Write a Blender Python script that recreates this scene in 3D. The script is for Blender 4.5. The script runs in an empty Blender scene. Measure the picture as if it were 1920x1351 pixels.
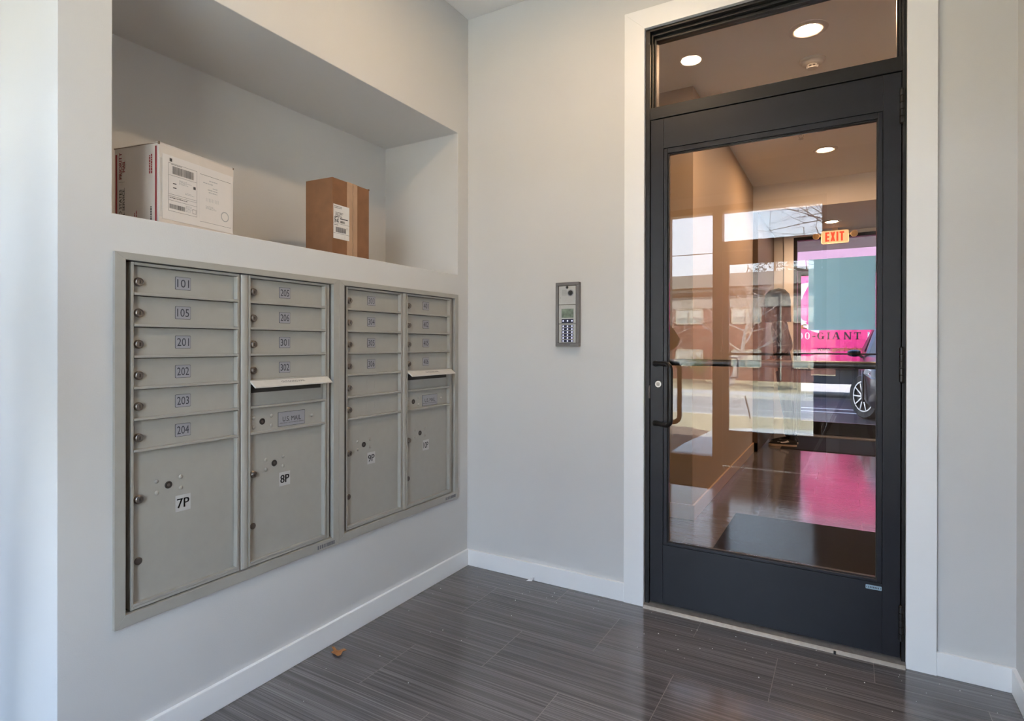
import bpy, bmesh, math, random
from mathutils import Vector, Matrix
sc = bpy.context.scene
COL = sc.collection
PI = math.pi
R = math.radians

# ------------------------------------------------------------------ camera
CAMX, CAMY, CAMZ = 1.7308, -2.5375, 1.1641
def make_camera():
    yaw, pit, rol = 0.5329, -0.0013, 0.0017
    cd = bpy.data.cameras.new('camera')
    co = bpy.data.objects.new('camera', cd); COL.objects.link(co)
    r = Vector((math.cos(yaw), math.sin(yaw), 0)); w = Vector((-math.sin(yaw), math.cos(yaw), 0)); u = Vector((0, 0, 1))
    w2 = w*math.cos(pit) + u*math.sin(pit); u2 = u*math.cos(pit) - w*math.sin(pit)
    d = -u2
    x = r*math.cos(rol) - d*math.sin(rol)      # image right
    y = r*math.sin(rol) + d*math.cos(rol)      # image down
    # projection: px = c*x - s*y ; py = s*x + c*y  -> the axes of the rolled image
    m = Matrix((( x.x, -y.x, -w2.x, CAMX), (x.y, -y.y, -w2.y, CAMY), (x.z, -y.z, -w2.z, CAMZ), (0, 0, 0, 1)))
    co.matrix_world = m
    cd.sensor_fit = 'HORIZONTAL'; cd.sensor_width = 36.0
    cd.lens = 1084.06/1920*36.0
    cd.shift_x = (960-948.34)/1920.0
    cd.shift_y = (646.5-675.5)/1920.0
    cd.clip_start = 0.02; cd.clip_end = 400
    sc.camera = co
make_camera()

# ------------------------------------------------------------------ sky, sun, exposure
SKY = 8.6
SUN = 78.0
LAMP_V = 200.0      # vestibule downlight lens
LAMP_L = 340.0      # lobby downlight lenses
sc.view_settings.view_transform = 'Standard'
sc.view_settings.look = 'None'
sc.view_settings.exposure = 1.0
sc.view_settings.gamma = 1.0
sc.view_settings.use_curve_mapping = False
sc.cycles.max_bounces = 14
sc.cycles.diffuse_bounces = 7
sc.cycles.glossy_bounces = 6
sc.cycles.transmission_bounces = 8
sc.cycles.transparent_max_bounces = 24
sc.cycles.caustics_reflective = False
sc.cycles.caustics_refractive = False
sc.cycles.sample_clamp_indirect = 6.0

def make_world():
    w = bpy.data.worlds.new('sky'); sc.world = w; w.use_nodes = True
    nt = w.node_tree; nt.nodes.clear()
    tc = nt.nodes.new('ShaderNodeTexCoord'); sep = nt.nodes.new('ShaderNodeSeparateXYZ')
    nt.links.new(tc.outputs['Generated'], sep.inputs[0])
    rp = nt.nodes.new('ShaderNodeValToRGB')
    rp.color_ramp.elements[0].position = 0.0; rp.color_ramp.elements[0].color = (.93, .96, 1, 1)
    rp.color_ramp.elements[1].position = 0.75; rp.color_ramp.elements[1].color = (.30, .47, .82, 1)
    e = rp.color_ramp.elements.new(.22); e.color = (.70, .825, 1, 1)
    nt.links.new(sep.outputs['Z'], rp.inputs[0])
    bg = nt.nodes.new('ShaderNodeBackground'); bg.inputs['Strength'].default_value = SKY
    nt.links.new(rp.outputs[0], bg.inputs['Color'])
    out = nt.nodes.new('ShaderNodeOutputWorld'); nt.links.new(bg.outputs[0], out.inputs['Surface'])
make_world()
def make_sun():
    l = bpy.data.lights.new('sun', 'SUN'); l.energy = SUN; l.angle = R(.53); l.color = (1, .96, .89)
    o = bpy.data.objects.new('sun', l); COL.objects.link(o)
    az, el = R(62), R(42)                         # from north (+Y) towards east (+X)
    d = Vector((math.sin(az)*math.cos(el), math.cos(az)*math.cos(el), math.sin(el)))
    o.rotation_euler = d.to_track_quat('Z', 'Y').to_euler(); o.location = d*60
make_sun()

# ------------------------------------------------------------------ materials
MATS = {}
def node_mat(name):
    m = bpy.data.materials.new(name); m.use_nodes = True
    nt = m.node_tree
    b = nt.nodes['Principled BSDF']
    MATS[name] = m
    return m, nt, b
def mat(name, col, rough=.5, metal=0.0, var=.04, scale=40.0, bump=0.0, bscale=300.0, spec=.5, coat=0.0):
    """Principled material with a little procedural colour variation and an optional fine bump."""
    m, nt, b = node_mat(name)
    tc = nt.nodes.new('ShaderNodeTexCoord'); nz = nt.nodes.new('ShaderNodeTexNoise'); nz.inputs['Scale'].default_value = scale
    nz.inputs['Detail'].default_value = 3
    nt.links.new(tc.outputs['Object'], nz.inputs['Vector'])
    rp = nt.nodes.new('ShaderNodeValToRGB')
    rp.color_ramp.elements[0].position = .3; rp.color_ramp.elements[1].position = .7
    rp.color_ramp.elements[0].color = tuple(max(0, c*(1-var)) for c in col)+(1,)
    rp.color_ramp.elements[1].color = tuple(min(1, c*(1+var)) for c in col)+(1,)
    nt.links.new(nz.outputs['Fac'], rp.inputs[0]); nt.links.new(rp.outputs[0], b.inputs['Base Color'])
    b.inputs['Roughness'].default_value = rough; b.inputs['Metallic'].default_value = metal
    b.inputs['Specular IOR Level'].default_value = spec
    if coat: b.inputs['Coat Weight'].default_value = coat
    if bump:
        n2 = nt.nodes.new('ShaderNodeTexNoise'); n2.inputs['Scale'].default_value = bscale; n2.inputs['Detail'].default_value = 2
        nt.links.new(tc.outputs['Object'], n2.inputs['Vector'])
        bp = nt.nodes.new('ShaderNodeBump'); bp.inputs['Strength'].default_value = bump; bp.inputs['Distance'].default_value = .002
        nt.links.new(n2.outputs['Fac'], bp.inputs['Height']); nt.links.new(bp.outputs[0], b.inputs['Normal'])
    return m
def emis(name, col, strength):
    m = bpy.data.materials.new(name); m.use_nodes = True
    nt = m.node_tree; nt.nodes.clear()
    e = nt.nodes.new('ShaderNodeEmission'); e.inputs['Color'].default_value = col+(1,); e.inputs['Strength'].default_value = strength
    o = nt.nodes.new('ShaderNodeOutputMaterial'); nt.links.new(e.outputs[0], o.inputs['Surface'])
    MATS[name] = m
    return m
def glass(name, f0=.05, tint=(1, 1, 1)):
    """Clear pane: transparent with a mirror reflection that grows towards grazing angles (same law on both faces)."""
    m = bpy.data.materials.new(name); m.use_nodes = True
    nt = m.node_tree; nt.nodes.clear()
    lw = nt.nodes.new('ShaderNodeLayerWeight'); lw.inputs['Blend'].default_value = .5
    p = nt.nodes.new('ShaderNodeMath'); p.operation = 'POWER'; p.inputs[1].default_value = 5
    nt.links.new(lw.outputs['Facing'], p.inputs[0])
    a = nt.nodes.new('ShaderNodeMath'); a.operation = 'MULTIPLY_ADD'; a.inputs[1].default_value = 1-f0; a.inputs[2].default_value = f0
    nt.links.new(p.outputs[0], a.inputs[0])
    t = nt.nodes.new('ShaderNodeBsdfTransparent'); t.inputs['Color'].default_value = tuple(tint)+(1,)
    g = nt.nodes.new('ShaderNodeBsdfGlossy'); g.inputs['Roughness'].default_value = 0.0; g.inputs['Color'].default_value = (1, 1, 1, 1)
    mx = nt.nodes.new('ShaderNodeMixShader')
    nt.links.new(a.outputs[0], mx.inputs['Fac']); nt.links.new(t.outputs[0], mx.inputs[1]); nt.links.new(g.outputs[0], mx.inputs[2])
    o = nt.nodes.new('ShaderNodeOutputMaterial'); nt.links.new(mx.outputs[0], o.inputs['Surface'])
    MATS[name] = m
    return m

WALLT = mat('wall_paint_warm_light', (.44, .345, .235), .62, bump=.12, bscale=260, var=.012, scale=3)  # warm lobby light put into the wall colour
WALLP = mat('wall_paint', (.625, .622, .615), .62, bump=.12, bscale=260, var=.012, scale=3)
CEILP = mat('ceiling_paint', (.80, .79, .77), .75, bump=.08, bscale=200, var=.01, scale=3)
TRIMP = mat('trim_paint', (.86, .865, .865), .38, var=.01, scale=6)
MAILG = mat('mailbox_enamel', (.36, .348, .312), .40, bump=.10, bscale=900, var=.02, scale=30)
MAILD = mat('mailbox_gap', (.030, .026, .023), .7)
CHROME = mat('lock_metal', (.25, .225, .205), .36, 1.0, var=.08, scale=300)
LOCKD = mat('lock_dark', (.03, .025, .022), .45, .3)
LOCKB = mat('lock_plug_dull', (.12, .10, .09), .45, .6)
PLATE = mat('plate_silver', (.31, .31, .335), .45, .0, var=.03, scale=200)
INK = mat('ink_dark', (.03, .032, .045), .6)
INKB = mat('ink_black', (.008, .008, .008), .55)
PAPERW = mat('label_white', (.72, .71, .70), .55, var=.02)
BRONZE = mat('bronze_paint', (.0095, .010, .0145), .42, .0, var=.10, scale=14, spec=.38)
BRONZEF = mat('bronze_frame', (.010, .0095, .010), .42, .0, var=.08, scale=14, spec=.38)
RUBBER = mat('gasket_rubber', (.006, .006, .006), .6)
DARKM = mat('handle_bronze', (.018, .017, .017), .30, .4, var=.05)
STEEL = mat('brushed_steel', (.55, .54, .52), .32, 1.0, var=.06, scale=120)
ALU = mat('threshold_aluminium', (.36, .33, .30), .42, .6, var=.10, scale=60)
GLASS = glass('clear_glass', .029)
GLASSX = glass('storefront_glass', .05, (.97, .985, .98))
GLASST = glass('tinted_glass', .05, (.60, .61, .615))  # grey tint added to dim the daylight and view outside

def floor_material():
    m, nt, b = node_mat('striated_tile')
    L = nt.links.new
    def N(t, **k):
        n = nt.nodes.new(t)
        for a, v in k.items(): setattr(n, a, v)
        return n
    def M(op, a, c=None, d=None):
        n = N('ShaderNodeMath', operation=op)
        for i, v in enumerate((a, c, d)):
            if v is None: continue
            if isinstance(v, (int, float)): n.inputs[i].default_value = v
            else: L(v, n.inputs[i])
        return n.outputs[0]
    tc = N('ShaderNodeTexCoord'); sp = N('ShaderNodeSeparateXYZ'); L(tc.outputs['Object'], sp.inputs[0])
    X, Y = sp.outputs['X'], sp.outputs['Y']
    W, H = .61, .3035
    rowf = M('DIVIDE', M('ADD', Y, .176), H); row = M('FLOOR', rowf); fy = M('SUBTRACT', rowf, row)
    odd = M('MODULO', M('ABSOLUTE', row), 2.0)      # rows -1,1,3.. -> 1
    xf = M('DIVIDE', M('SUBTRACT', M('SUBTRACT', X, .597), M('MULTIPLY', odd, .305)), W)
    colx = M('FLOOR', xf); fx = M('SUBTRACT', xf, colx)
    dx = M('MULTIPLY', M('MINIMUM', fx, M('SUBTRACT', 1.0, fx)), W)
    dy = M('MULTIPLY', M('MINIMUM', fy, M('SUBTRACT', 1.0, fy)), H)
    joint = M('LESS_THAN', M('MINIMUM', dx, dy), .0011)
    idv = N('ShaderNodeCombineXYZ'); L(colx, idv.inputs[0]); L(row, idv.inputs[1])
    wn = N('ShaderNodeTexWhiteNoise', noise_dimensions='2D'); L(idv.outputs[0], wn.inputs['Vector'])
    off = M('MULTIPLY', wn.outputs['Value'], 37.0)
    def streak(sx, sy, det):
        v = N('ShaderNodeCombineXYZ'); L(M('MULTIPLY_ADD', X, sx, off), v.inputs[0]); L(M('MULTIPLY', Y, sy), v.inputs[1]); L(off, v.inputs[2])
        n = N('ShaderNodeTexNoise'); n.inputs['Scale'].default_value = 1; n.inputs['Detail'].default_value = det; n.inputs['Roughness'].default_value = .65
        L(v.outputs[0], n.inputs['Vector']); return n.outputs['Fac']
    s1 = streak(.9, 150, 4); s2 = streak(1.6, 430, 3); s3 = streak(.6, 30, 2)
    s = M('ADD', M('ADD', M('MULTIPLY', s1, .48), M('MULTIPLY', s2, .38)), M('MULTIPLY', s3, .14))
    rp = N('ShaderNodeValToRGB'); L(s, rp.inputs[0])
    e = rp.color_ramp.elements
    e[0].position = .38; e[0].color = (.050, .045, .045, 1)
    e[1].position = .63; e[1].color = (.215, .200, .196, 1)
    k = e.new(.50); k.color = (.112, .102, .101, 1)
    # a per-tile tone and the light grout line
    tone = M('MULTIPLY_ADD', wn.outputs['Value'], .22, .89)
    mul = N('ShaderNodeMix', data_type='RGBA', blend_type='MULTIPLY'); mul.inputs['Factor'].default_value = 1
    L(rp.outputs[0], mul.inputs['A']); cv = N('ShaderNodeCombineColor'); L(tone, cv.inputs[0]); L(tone, cv.inputs[1]); L(tone, cv.inputs[2]); L(cv.outputs[0], mul.inputs['B'])
    mj = N('ShaderNodeMix', data_type='RGBA'); L(joint, mj.inputs['Factor']); L(mul.outputs['Result'], mj.inputs['A']); mj.inputs['B'].default_value = (.23, .20, .185, 1)
    L(mj.outputs['Result'], b.inputs['Base Color'])
    L(M('MULTIPLY_ADD', s1, .08, .085), b.inputs['Roughness']); b.inputs['Specular IOR Level'].default_value = .85
    bp = N('ShaderNodeBump'); bp.inputs['Strength'].default_value = .06; bp.inputs['Distance'].default_value = .001
    L(M('SUBTRACT', s, M('MULTIPLY', joint, .5)), bp.inputs['Height']); L(bp.outputs[0], b.inputs['Normal'])
    return m
FLOORM = floor_material()

# ------------------------------------------------------------------ mesh builder
class MB:
    def __init__(s): s.v = []; s.f = []; s.m = []
    def add(s, vs, fs, mi=0):
        o = len(s.v); s.v += [tuple(p) for p in vs]
        for f in fs: s.f.append(tuple(i+o for i in f)); s.m.append(mi)
        return s
    def box(s, x0, x1, y0, y1, z0, z1, mi=0):
        if x0 > x1: x0, x1 = x1, x0
        if y0 > y1: y0, y1 = y1, y0
        if z0 > z1: z0, z1 = z1, z0
        return s.add([(x, y, z) for x in (x0, x1) for y in (y0, y1) for z in (z0, z1)],
              [(0, 1, 3, 2), (4, 6, 7, 5), (0, 4, 5, 1), (2, 3, 7, 6), (0, 2, 6, 4), (1, 5, 7, 3)], mi)
    def prism(s, pts, d, mi=0):
        """pts: planar polygon (3-D points); d: extrusion vector."""
        n = len(pts); d = Vector(d); a = [Vector(p) for p in pts]; b = [p+d for p in a]
        nrm = Vector((0, 0, 0))
        for i in range(n): nrm += a[i].cross(a[(i+1) % n])
        if nrm.dot(d) > 0: a.reverse(); b.reverse()
        return s.add(a+b, [tuple(range(n)), tuple(range(2*n-1, n-1, -1))]+[(i, i+n, (i+1) % n+n, (i+1) % n) for i in range(n)], mi)
    def lathe(s, prof, c, ax=(0, 0, 1), seg=20, mi=0):
        """prof: (radius, height along ax) pairs from the base up."""
        ax = Vector(ax).normalized(); u = ax.orthogonal().normalized(); w = ax.cross(u); c = Vector(c)
        vs = []; fs = []
        for r, h in prof:
            for k in range(seg):
                t = 2*PI*k/seg; vs.append(c+ax*h+(u*math.cos(t)+w*math.sin(t))*r)
        for i in range(len(prof)-1):
            for k in range(seg):
                a, b_ = i*seg+k, i*seg+(k+1) % seg
                fs.append((a, b_, b_+seg, a+seg))
        if prof[0][0] > 1e-6: fs.append(tuple(range(seg-1, -1, -1)))
        if prof[-1][0] > 1e-6: fs.append(tuple((len(prof)-1)*seg+k for k in range(seg)))
        return s.add(vs, fs, mi)
    def tube(s, path, r, seg=10, mi=0, cap=True):
        P = [Vector(p) for p in path]; n = len(P)
        rs = r if isinstance(r, (list, tuple)) else [r]*n
        T = [(P[min(i+1, n-1)]-P[max(i-1, 0)]).normalized() for i in range(n)]
        u = T[0].orthogonal().normalized(); vs = []; fs = []
        for i in range(n):
            u = (u-T[i]*u.dot(T[i]))
            u = u.normalized() if u.length > 1e-6 else T[i].orthogonal().normalized()
            w = T[i].cross(u)
            for k in range(seg):
                t = 2*PI*k/seg; vs.append(P[i]+(u*math.cos(t)+w*math.sin(t))*rs[i])
        for i in range(n-1):
            for k in range(seg):
                a, b_ = i*seg+k, i*seg+(k+1) % seg
                fs.append((a, b_, b_+seg, a+seg))
        if cap: fs += [tuple(range(seg-1, -1, -1)), tuple((n-1)*seg+k for k in range(seg))]
        return s.add(vs, fs, mi)
    def quad(s, a, b, c, d, mi=0): return s.add([a, b, c, d], [(0, 1, 2, 3)], mi)
    def text(s, string, o, rt, up, h, mi=0, width=None, bold=False, align='LEFT', sx=1.0):
        """Lettering of cap height h laid on the plane through o spanned by rt and up; width fits its length."""
        vs, fs = text_mesh(string)
        if not vs: return s
        if bold:
            n = len(vs); sh = (-.018, .018)
            vs = [(p[0]+q, p[1], p[2]) for q in sh for p in vs]; fs = [tuple(i+k*n for i in f) for k in range(2) for f in fs]
        x0 = min(p[0] for p in vs); x1 = max(p[0] for p in vs)
        k = h/CAP
        kx = k*sx if width is None else width/max(1e-6, x1-x0)
        rt = Vector(rt); up = Vector(up); o = Vector(o)
        sh = -x0 if align == 'LEFT' else -(x0+x1)/2
        return s.add([o+rt*((p[0]+sh)*kx)+up*(p[1]*k) for p in vs], fs, mi)
    def mesh(s, name, mats, off=(0, 0, 0), smooth=False):
        me = bpy.data.meshes.new(name)
        o = Vector(off)
        me.from_pydata([Vector(p)-o for p in s.v], [], s.f)
        for m in (mats if isinstance(mats, (list, tuple)) else [mats]): me.materials.append(m)
        me.polygons.foreach_set('material_index', s.m)
        if smooth:
            me.polygons.foreach_set('use_smooth', [True]*len(s.f))
            try: me.set_sharp_from_angle(angle=R(40))
            except Exception: pass
        me.update()
        return me
    def build(s, name, mats, parent=None, bev=0.0, smooth=False, local=False, seg=2):
        off = (0, 0, 0) if (parent is None or local) else world_loc(parent)
        ob = bpy.data.objects.new(name, s.mesh(name, mats, off, smooth)); COL.objects.link(ob)
        if parent is not None: ob.parent = parent
        if bev: bevel(ob, bev, seg)
        return ob
def bevel(ob, w, seg=2):
    md = ob.modifiers.new('bevel', 'BEVEL'); md.width = w; md.segments = seg; md.limit_method = 'ANGLE'; md.angle_limit = R(40)
    md.harden_normals = False
def world_loc(o):
    p = Vector(o.location)
    while o.parent is not None:
        o = o.parent; p = p+Vector(o.location)
    return p
TXT = {}
CAP = 0.7
def text_mesh(string, bold=False):
    key = (string, bold)
    if key in TXT: return TXT[key]
    cu = bpy.data.curves.new('lettering', 'FONT'); cu.body = string; cu.size = 1.0; cu.resolution_u = 3
    ob = bpy.data.objects.new('lettering', cu); COL.objects.link(ob)
    dg = bpy.context.evaluated_depsgraph_get()
    me = bpy.data.meshes.new_from_object(ob.evaluated_get(dg))
    vs = [tuple(v.co) for v in me.vertices]; fs = [tuple(p.vertices) for p in me.polygons]
    bpy.data.objects.remove(ob); bpy.data.curves.remove(cu); bpy.data.meshes.remove(me)
    TXT[key] = (vs, fs)
    return TXT[key]
_v, _ = text_mesh('H')
CAP = max(p[1] for p in _v)-min(p[1] for p in _v)

def tag(o, label, cat=None, group=None, kind=None):
    o['label'] = label
    if cat: o['category'] = cat
    if group: o['group'] = group
    if kind: o['kind'] = kind
    return o
def thing(name, label, cat, loc=(0, 0, 0), rotz=0.0, group=None, kind=None):
    o = bpy.data.objects.new(name, None); COL.objects.link(o); o.empty_display_size = .1
    o.location = loc; o.rotation_euler = (0, 0, rotz)
    return tag(o, label, cat, group, kind)
def struct(o, label, cat):
    return tag(o, label, cat, None, 'structure')
def carve(ob, boxes, bev=0.0):
    """Cut box-shaped openings out of a solid and keep the result as plain mesh."""
    cut = MB()
    for b in boxes: cut.box(*b)
    co = cut.build('cutter', [WALLP])
    md = ob.modifiers.new('cut', 'BOOLEAN'); md.operation = 'DIFFERENCE'; md.object = co; md.solver = 'EXACT'
    dg = bpy.context.evaluated_depsgraph_get()
    me = bpy.data.meshes.new_from_object(ob.evaluated_get(dg))
    old = ob.data; ob.modifiers.clear(); ob.data = me; me.name = old.name
    bpy.data.objects.remove(co)
    if bev: bevel(ob, bev, 2)
    return ob

# ------------------------------------------------------------------ the rooms
ZC = 2.8808
SF = -3.23            # inner face of the street front
NF = 5.85             # inner face of the lobby front
def rooms():
    fl = MB().box(-1.6, 3.2, SF-.02, NF+.02, -.12, 0).build('floor', FLOORM)
    struct(fl, 'dark grey striated wood-look tile floor with thin pale joints', 'floor')
    ce = MB()
    ce.box(-1.6, 3.2, SF-.1, 4.25, ZC, ZC+.12)
    ce.box(-1.6, 3.2, 4.25, NF+.1, 2.602, ZC+.12)
    struct(ce.build('ceiling', CEILP), 'plain off-white painted ceiling with a lowered part at the far front', 'ceiling')
    # mailbox wall with its parcel niche
    w = MB().box(-1.0, 0, -1.85, 0.0, 0, ZC).build('wall_left', WALLP)
    carve(w, [(-.4956, .1, -1.722, -.0917, 1.5213, 2.253), (-.05, .1, -1.700, -.130, .400, 1.408)], .0025)
    struct(w, 'off-white wall holding the mailboxes under a deep parcel niche', 'wall')
    # door wall
    d = MB().box(-1.6, 3.2, 0.0, .13, 0, ZC).build('wall_back', WALLP)
    carve(d, [(.9553, 1.9158, -.1, .3, -.1, 2.5649)], .002)
    struct(d, 'off-white wall around the black glass entry door', 'wall')
    struct(MB().box(2.222, 2.36, SF, 0, 0, ZC).build('wall_right', WALLP), 'off-white vestibule wall at the right edge', 'wall')
    struct(MB().box(-1.6, -1.48, SF, 0, 0, ZC).build('wall_side', WALLP), 'off-white vestibule side wall beyond the mailbox wall', 'wall')
    s = MB().box(-1.6, 2.36, SF-.2, SF, 0, ZC).build('wall_front', WALLP)
    carve(s, [(.10, 1.5764, SF-.3, SF+.1, -.1, 2.50), (-1.25, -.60, SF-.3, SF+.1, .35, 2.30)], .002)
    struct(s, 'off-white wall around the street entrance, mirrored in the door glass', 'wall')
    # lobby
    l = MB().box(-.2, .85, 1.40, 4.25, 0, ZC).build('wall_lobby', WALLT)
    bevel(l, .002); struct(l, 'warm lit lobby wall seen through the door glass', 'wall')
    struct(MB().box(-.9, .90, 4.25, NF, 0, 2.602).build('wall_recess', mat('recess_shade_brown', (.085, .055, .035), .55)), 'lobby wall beyond the lit wall, its shade put into dark brown', 'wall')  # shade past the lit wall painted as a dark brown
    struct(MB().box(-1.6, -.2, .13, 4.25, 0, ZC).build('wall_lobby_west', WALLP), 'lobby side wall hidden by the door stile', 'wall')
    struct(MB().box(2.95, 3.2, .13, NF, 0, ZC).build('wall_lobby_east', WALLP), 'lobby wall to the right, hidden by the door stile', 'wall')
    n = MB().box(-1.6, 3.2, NF, NF+.2, 0, ZC).build('wall_far', WALLP)
    carve(n, [(1.131, 2.80, NF-.2, NF+.4, -.1, 2.556)], .002)
    struct(n, 'lobby wall around the far glass street door', 'wall')
    # baseboards
    H = .0835
    b = MB(); b.box(0, .014, -1.85, -.0005, 0, H); b.box(-.99, .0135, -1.864, -1.85, 0, H)
    struct(b.build('baseboard_left', TRIMP, bev=.002), 'white baseboard under the mailboxes', 'baseboard')
    b = MB(); b.box(.014, .8636, -.014, 0, 0, H)
    struct(b.build('baseboard_back', TRIMP, bev=.002), 'white baseboard between corner and door casing', 'baseboard')
    b = MB(); b.box(2.0055, 2.222, -.014, 0, 0, H)
    struct(b.build('baseboard_door', TRIMP, bev=.002), 'short white baseboard right of the door casing', 'baseboard')
    b = MB(); b.box(2.208, 2.222, SF, -.014, 0, H)
    struct(b.build('baseboard_right', TRIMP, bev=.002), 'white baseboard along the right wall', 'baseboard')
    b = MB(); b.box(1.674, 2.208, SF, SF+.014, 0, H)
    struct(b.build('baseboard_front', TRIMP, bev=.002), 'white baseboard beside the street entrance', 'baseboard')
    b = MB(); b.box(.85, .864, 1.40, 4.264, 0, .1); b.box(-.2, .8635, 1.386, 1.40, 0, .1); b.box(.90, .864, 4.25, 4.264, 0, .1)
    struct(b.build('baseboard_lobby', mat('trim_warm_light', (.50, .37, .24), .4), bev=.002), 'baseboard of the warm lit lobby wall', 'baseboard')  # orange of the lobby lamps put into the baseboard colour
    # casings with mitred corners
    def casing(name, x0, x1, xo0, xo1, zt, zo, yf, yb, label):
        m = MB(); dy = (0, yb-yf, 0)
        m.prism([(xo0, yf, 0), (x0, yf, 0), (x0, yf, zt), (xo0, yf, zo)], dy)
        m.prism([(x1, yf, 0), (xo1, yf, 0), (xo1, yf, zo), (x1, yf, zt)], dy)
        m.prism([(xo0, yf, zo), (x0, yf, zt), (x1, yf, zt), (xo1, yf, zo)], dy)
        struct(m.build(name, TRIMP, bev=.0012), label, 'trim')
    casing('trim_1', .9553, 1.9158, .8636, 2.0055, 2.5649, 2.6523, -.016, 0, 'flat white mitred casing around the black glass door')
    casing('trim_2', .10, 1.5764, .012, 1.673, 2.50, 2.60, SF+.016, SF, 'white casing around the street entrance')
    casing('trim_3', 1.131, 2.80, 1.020, 2.90, 2.556, 2.598, NF-.016, NF, 'pale casing around the far lobby door')
rooms()

# ------------------------------------------------------------------ the black glass door
def front_door():
    t = thing('door_1', 'black framed glass entry door with a transom window, pull handle and push bar', 'door', (1.4395, .02, 0), kind='structure')
    F = MB()   # fixed frame
    x0, x1 = .9560, 1.9150
    F.box(x0, .9755, .002, .125, 0, 2.5640); F.box(1.9035, x1, .002, .125, 0, 2.5640)
    F.box(.9755, 1.9035, .002, .125, 2.1610, 2.2130)           # bar between leaf and transom
    F.box(.9755, 1.9035, .002, .125, 2.5520, 2.5640)           # head
    F.box(.9755, .9830, .024, .100, 2.2130, 2.5520); F.box(1.8960, 1.9035, .024, .100, 2.2130, 2.5520)
    F.box(.9830, 1.8960, .024, .100, 2.5400, 2.5520)
    F.box(.9830, .9920, .044, .086, 2.2130, 2.5400); F.box(1.8880, 1.8960, .044, .086, 2.2130, 2.5400)
    F.box(.9920, 1.8880, .044, .086, 2.5260, 2.5400)
    F.box(.9755, .985, .052, .125, 0, 2.1610); F.box(1.894, 1.9035, .052, .125, 0, 2.1610); F.box(.985, 1.894, .052, .125, 2.150, 2.161)
    F.build('frame', BRONZEF, t, bev=.0012)
    g = MB().box(.9922, 1.8878, .062, .068, 2.2132, 2.5258)
    g.build('transom_pane', GLASS, t)
    L = MB()   # leaf: stiles and rails butt-jointed
    yf, yb = .004, .048
    L.box(.9790, 1.0350, yf, yb, .0255, 2.1565); L.box(1.8450, 1.9000, yf, yb, .0255, 2.1565)
    L.box(1.0353, 1.8447, yf, yb, 2.0255, 2.1565); L.box(1.0353, 1.8447, yf, yb, .0255, .2830)
    leaf = L.build('leaf', BRONZE, t, bev=.0008)
    S = MB()
    S.box(1.0355, 1.0525, yf+.004, yb-.004, .2832, 2.0253); S.box(1.8285, 1.8445, yf+.004, yb-.004, .2832, 2.0253)
    S.box(1.0525, 1.8285, yf+.004, yb-.004, 2.0030, 2.0253); S.box(1.0525, 1.8285, yf+.004, yb-.004, .2832, .2945)
    S.build('glazing_stop', BRONZE, leaf, bev=.0015)
    G = MB()
    G.box(1.0525, 1.0565, .016, .036, .2945, 2.0030); G.box(1.8245, 1.8285, .016, .036, .2945, 2.0030)
    G.box(1.0565, 1.8245, .016, .036, 1.9985, 2.0030); G.box(1.0565, 1.8245, .016, .036, .2945, .2985)
    G.build('gasket', RUBBER, leaf)
    MB().box(1.0567, 1.8243, .0225, .0285, .2987, 1.9983).build('pane', GLASS, t)
    # offset pull handle on the street side
    def arc(c, a, b, n=7):   # quarter turn from c+a to c+b
        c, a, b = Vector(c), Vector(a), Vector(b)
        return [c+a*math.cos(PI/2*i/n)+b*math.sin(PI/2*i/n) for i in range(n+1)]
    zt, zb = 1.080, .8165; xv, yv = 1.082, -.052; r = .026
    dv = Vector((xv-1.004, yv-.004, 0)); dn = dv.normalized()
    p = [Vector((1.000, .006, zt)), Vector((1.004, .000, zt))]
    p += [Vector((1.004+dv.x*f, .004+dv.y*f, zt)) for f in (.2, .5)]
    e = Vector((xv, yv, zt))
    p += arc(e-dn*r-Vector((0, 0, r)), Vector((0, 0, r)), dn*r)
    e2 = Vector((xv, yv, zb))
    p += arc(e2-dn*r+Vector((0, 0, r)), dn*r, Vector((0, 0, -r)))
    p += [Vector((1.004+dv.x*f, .004+dv.y*f, zb)) for f in (.5, .2)]+[Vector((1.004, .000, zb)), Vector((1.000, .006, zb))]
    h = MB().tube(p, .0105, 14)
    for z in (zt, zb): h.lathe([(.014, 0), (.014, .004), (.011, .006)], (1.002, .0045, z), (0, -1, 0), 18)
    h.build('pull_handle', DARKM, t, smooth=True)
    # push bar on the lobby side
    zb_ = 1.084
    b = MB().tube([(.999, .048, zb_), (1.004, .085, zb_), (1.02, .10, zb_), (1.06, .106, zb_), (1.80, .106, zb_), (1.85, .10, zb_), (1.872, .085, zb_), (1.876, .048, zb_)], .0150, 14)
    b.build('push_bar', DARKM, t, smooth=True)
    k = MB().lathe([(.0150, 0), (.0150, .006), (.0130, .008)], (1.0155, .004, .990), (0, -1, 0), 24)
    kk = k.build('lock_cylinder', STEEL, t, smooth=True)
    MB().lathe([(.0095, .0), (.0095, .0015)], (1.0155, -.0035, .990), (0, -1, 0), 20).box(1.0143, 1.0167, -.0058, -.0045, .983, .993, 1).build('plug', [CHROME, LOCKD], kk)
    st = MB().box(.9720, .9785, -.0002, .02, .925, .982).box(.972, .978, -.004, 0, .935, .955).box(.971, .979, -.003, 0, .96, .975)
    st.build('latch_strike', LOCKB, t, bev=.001)
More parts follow.
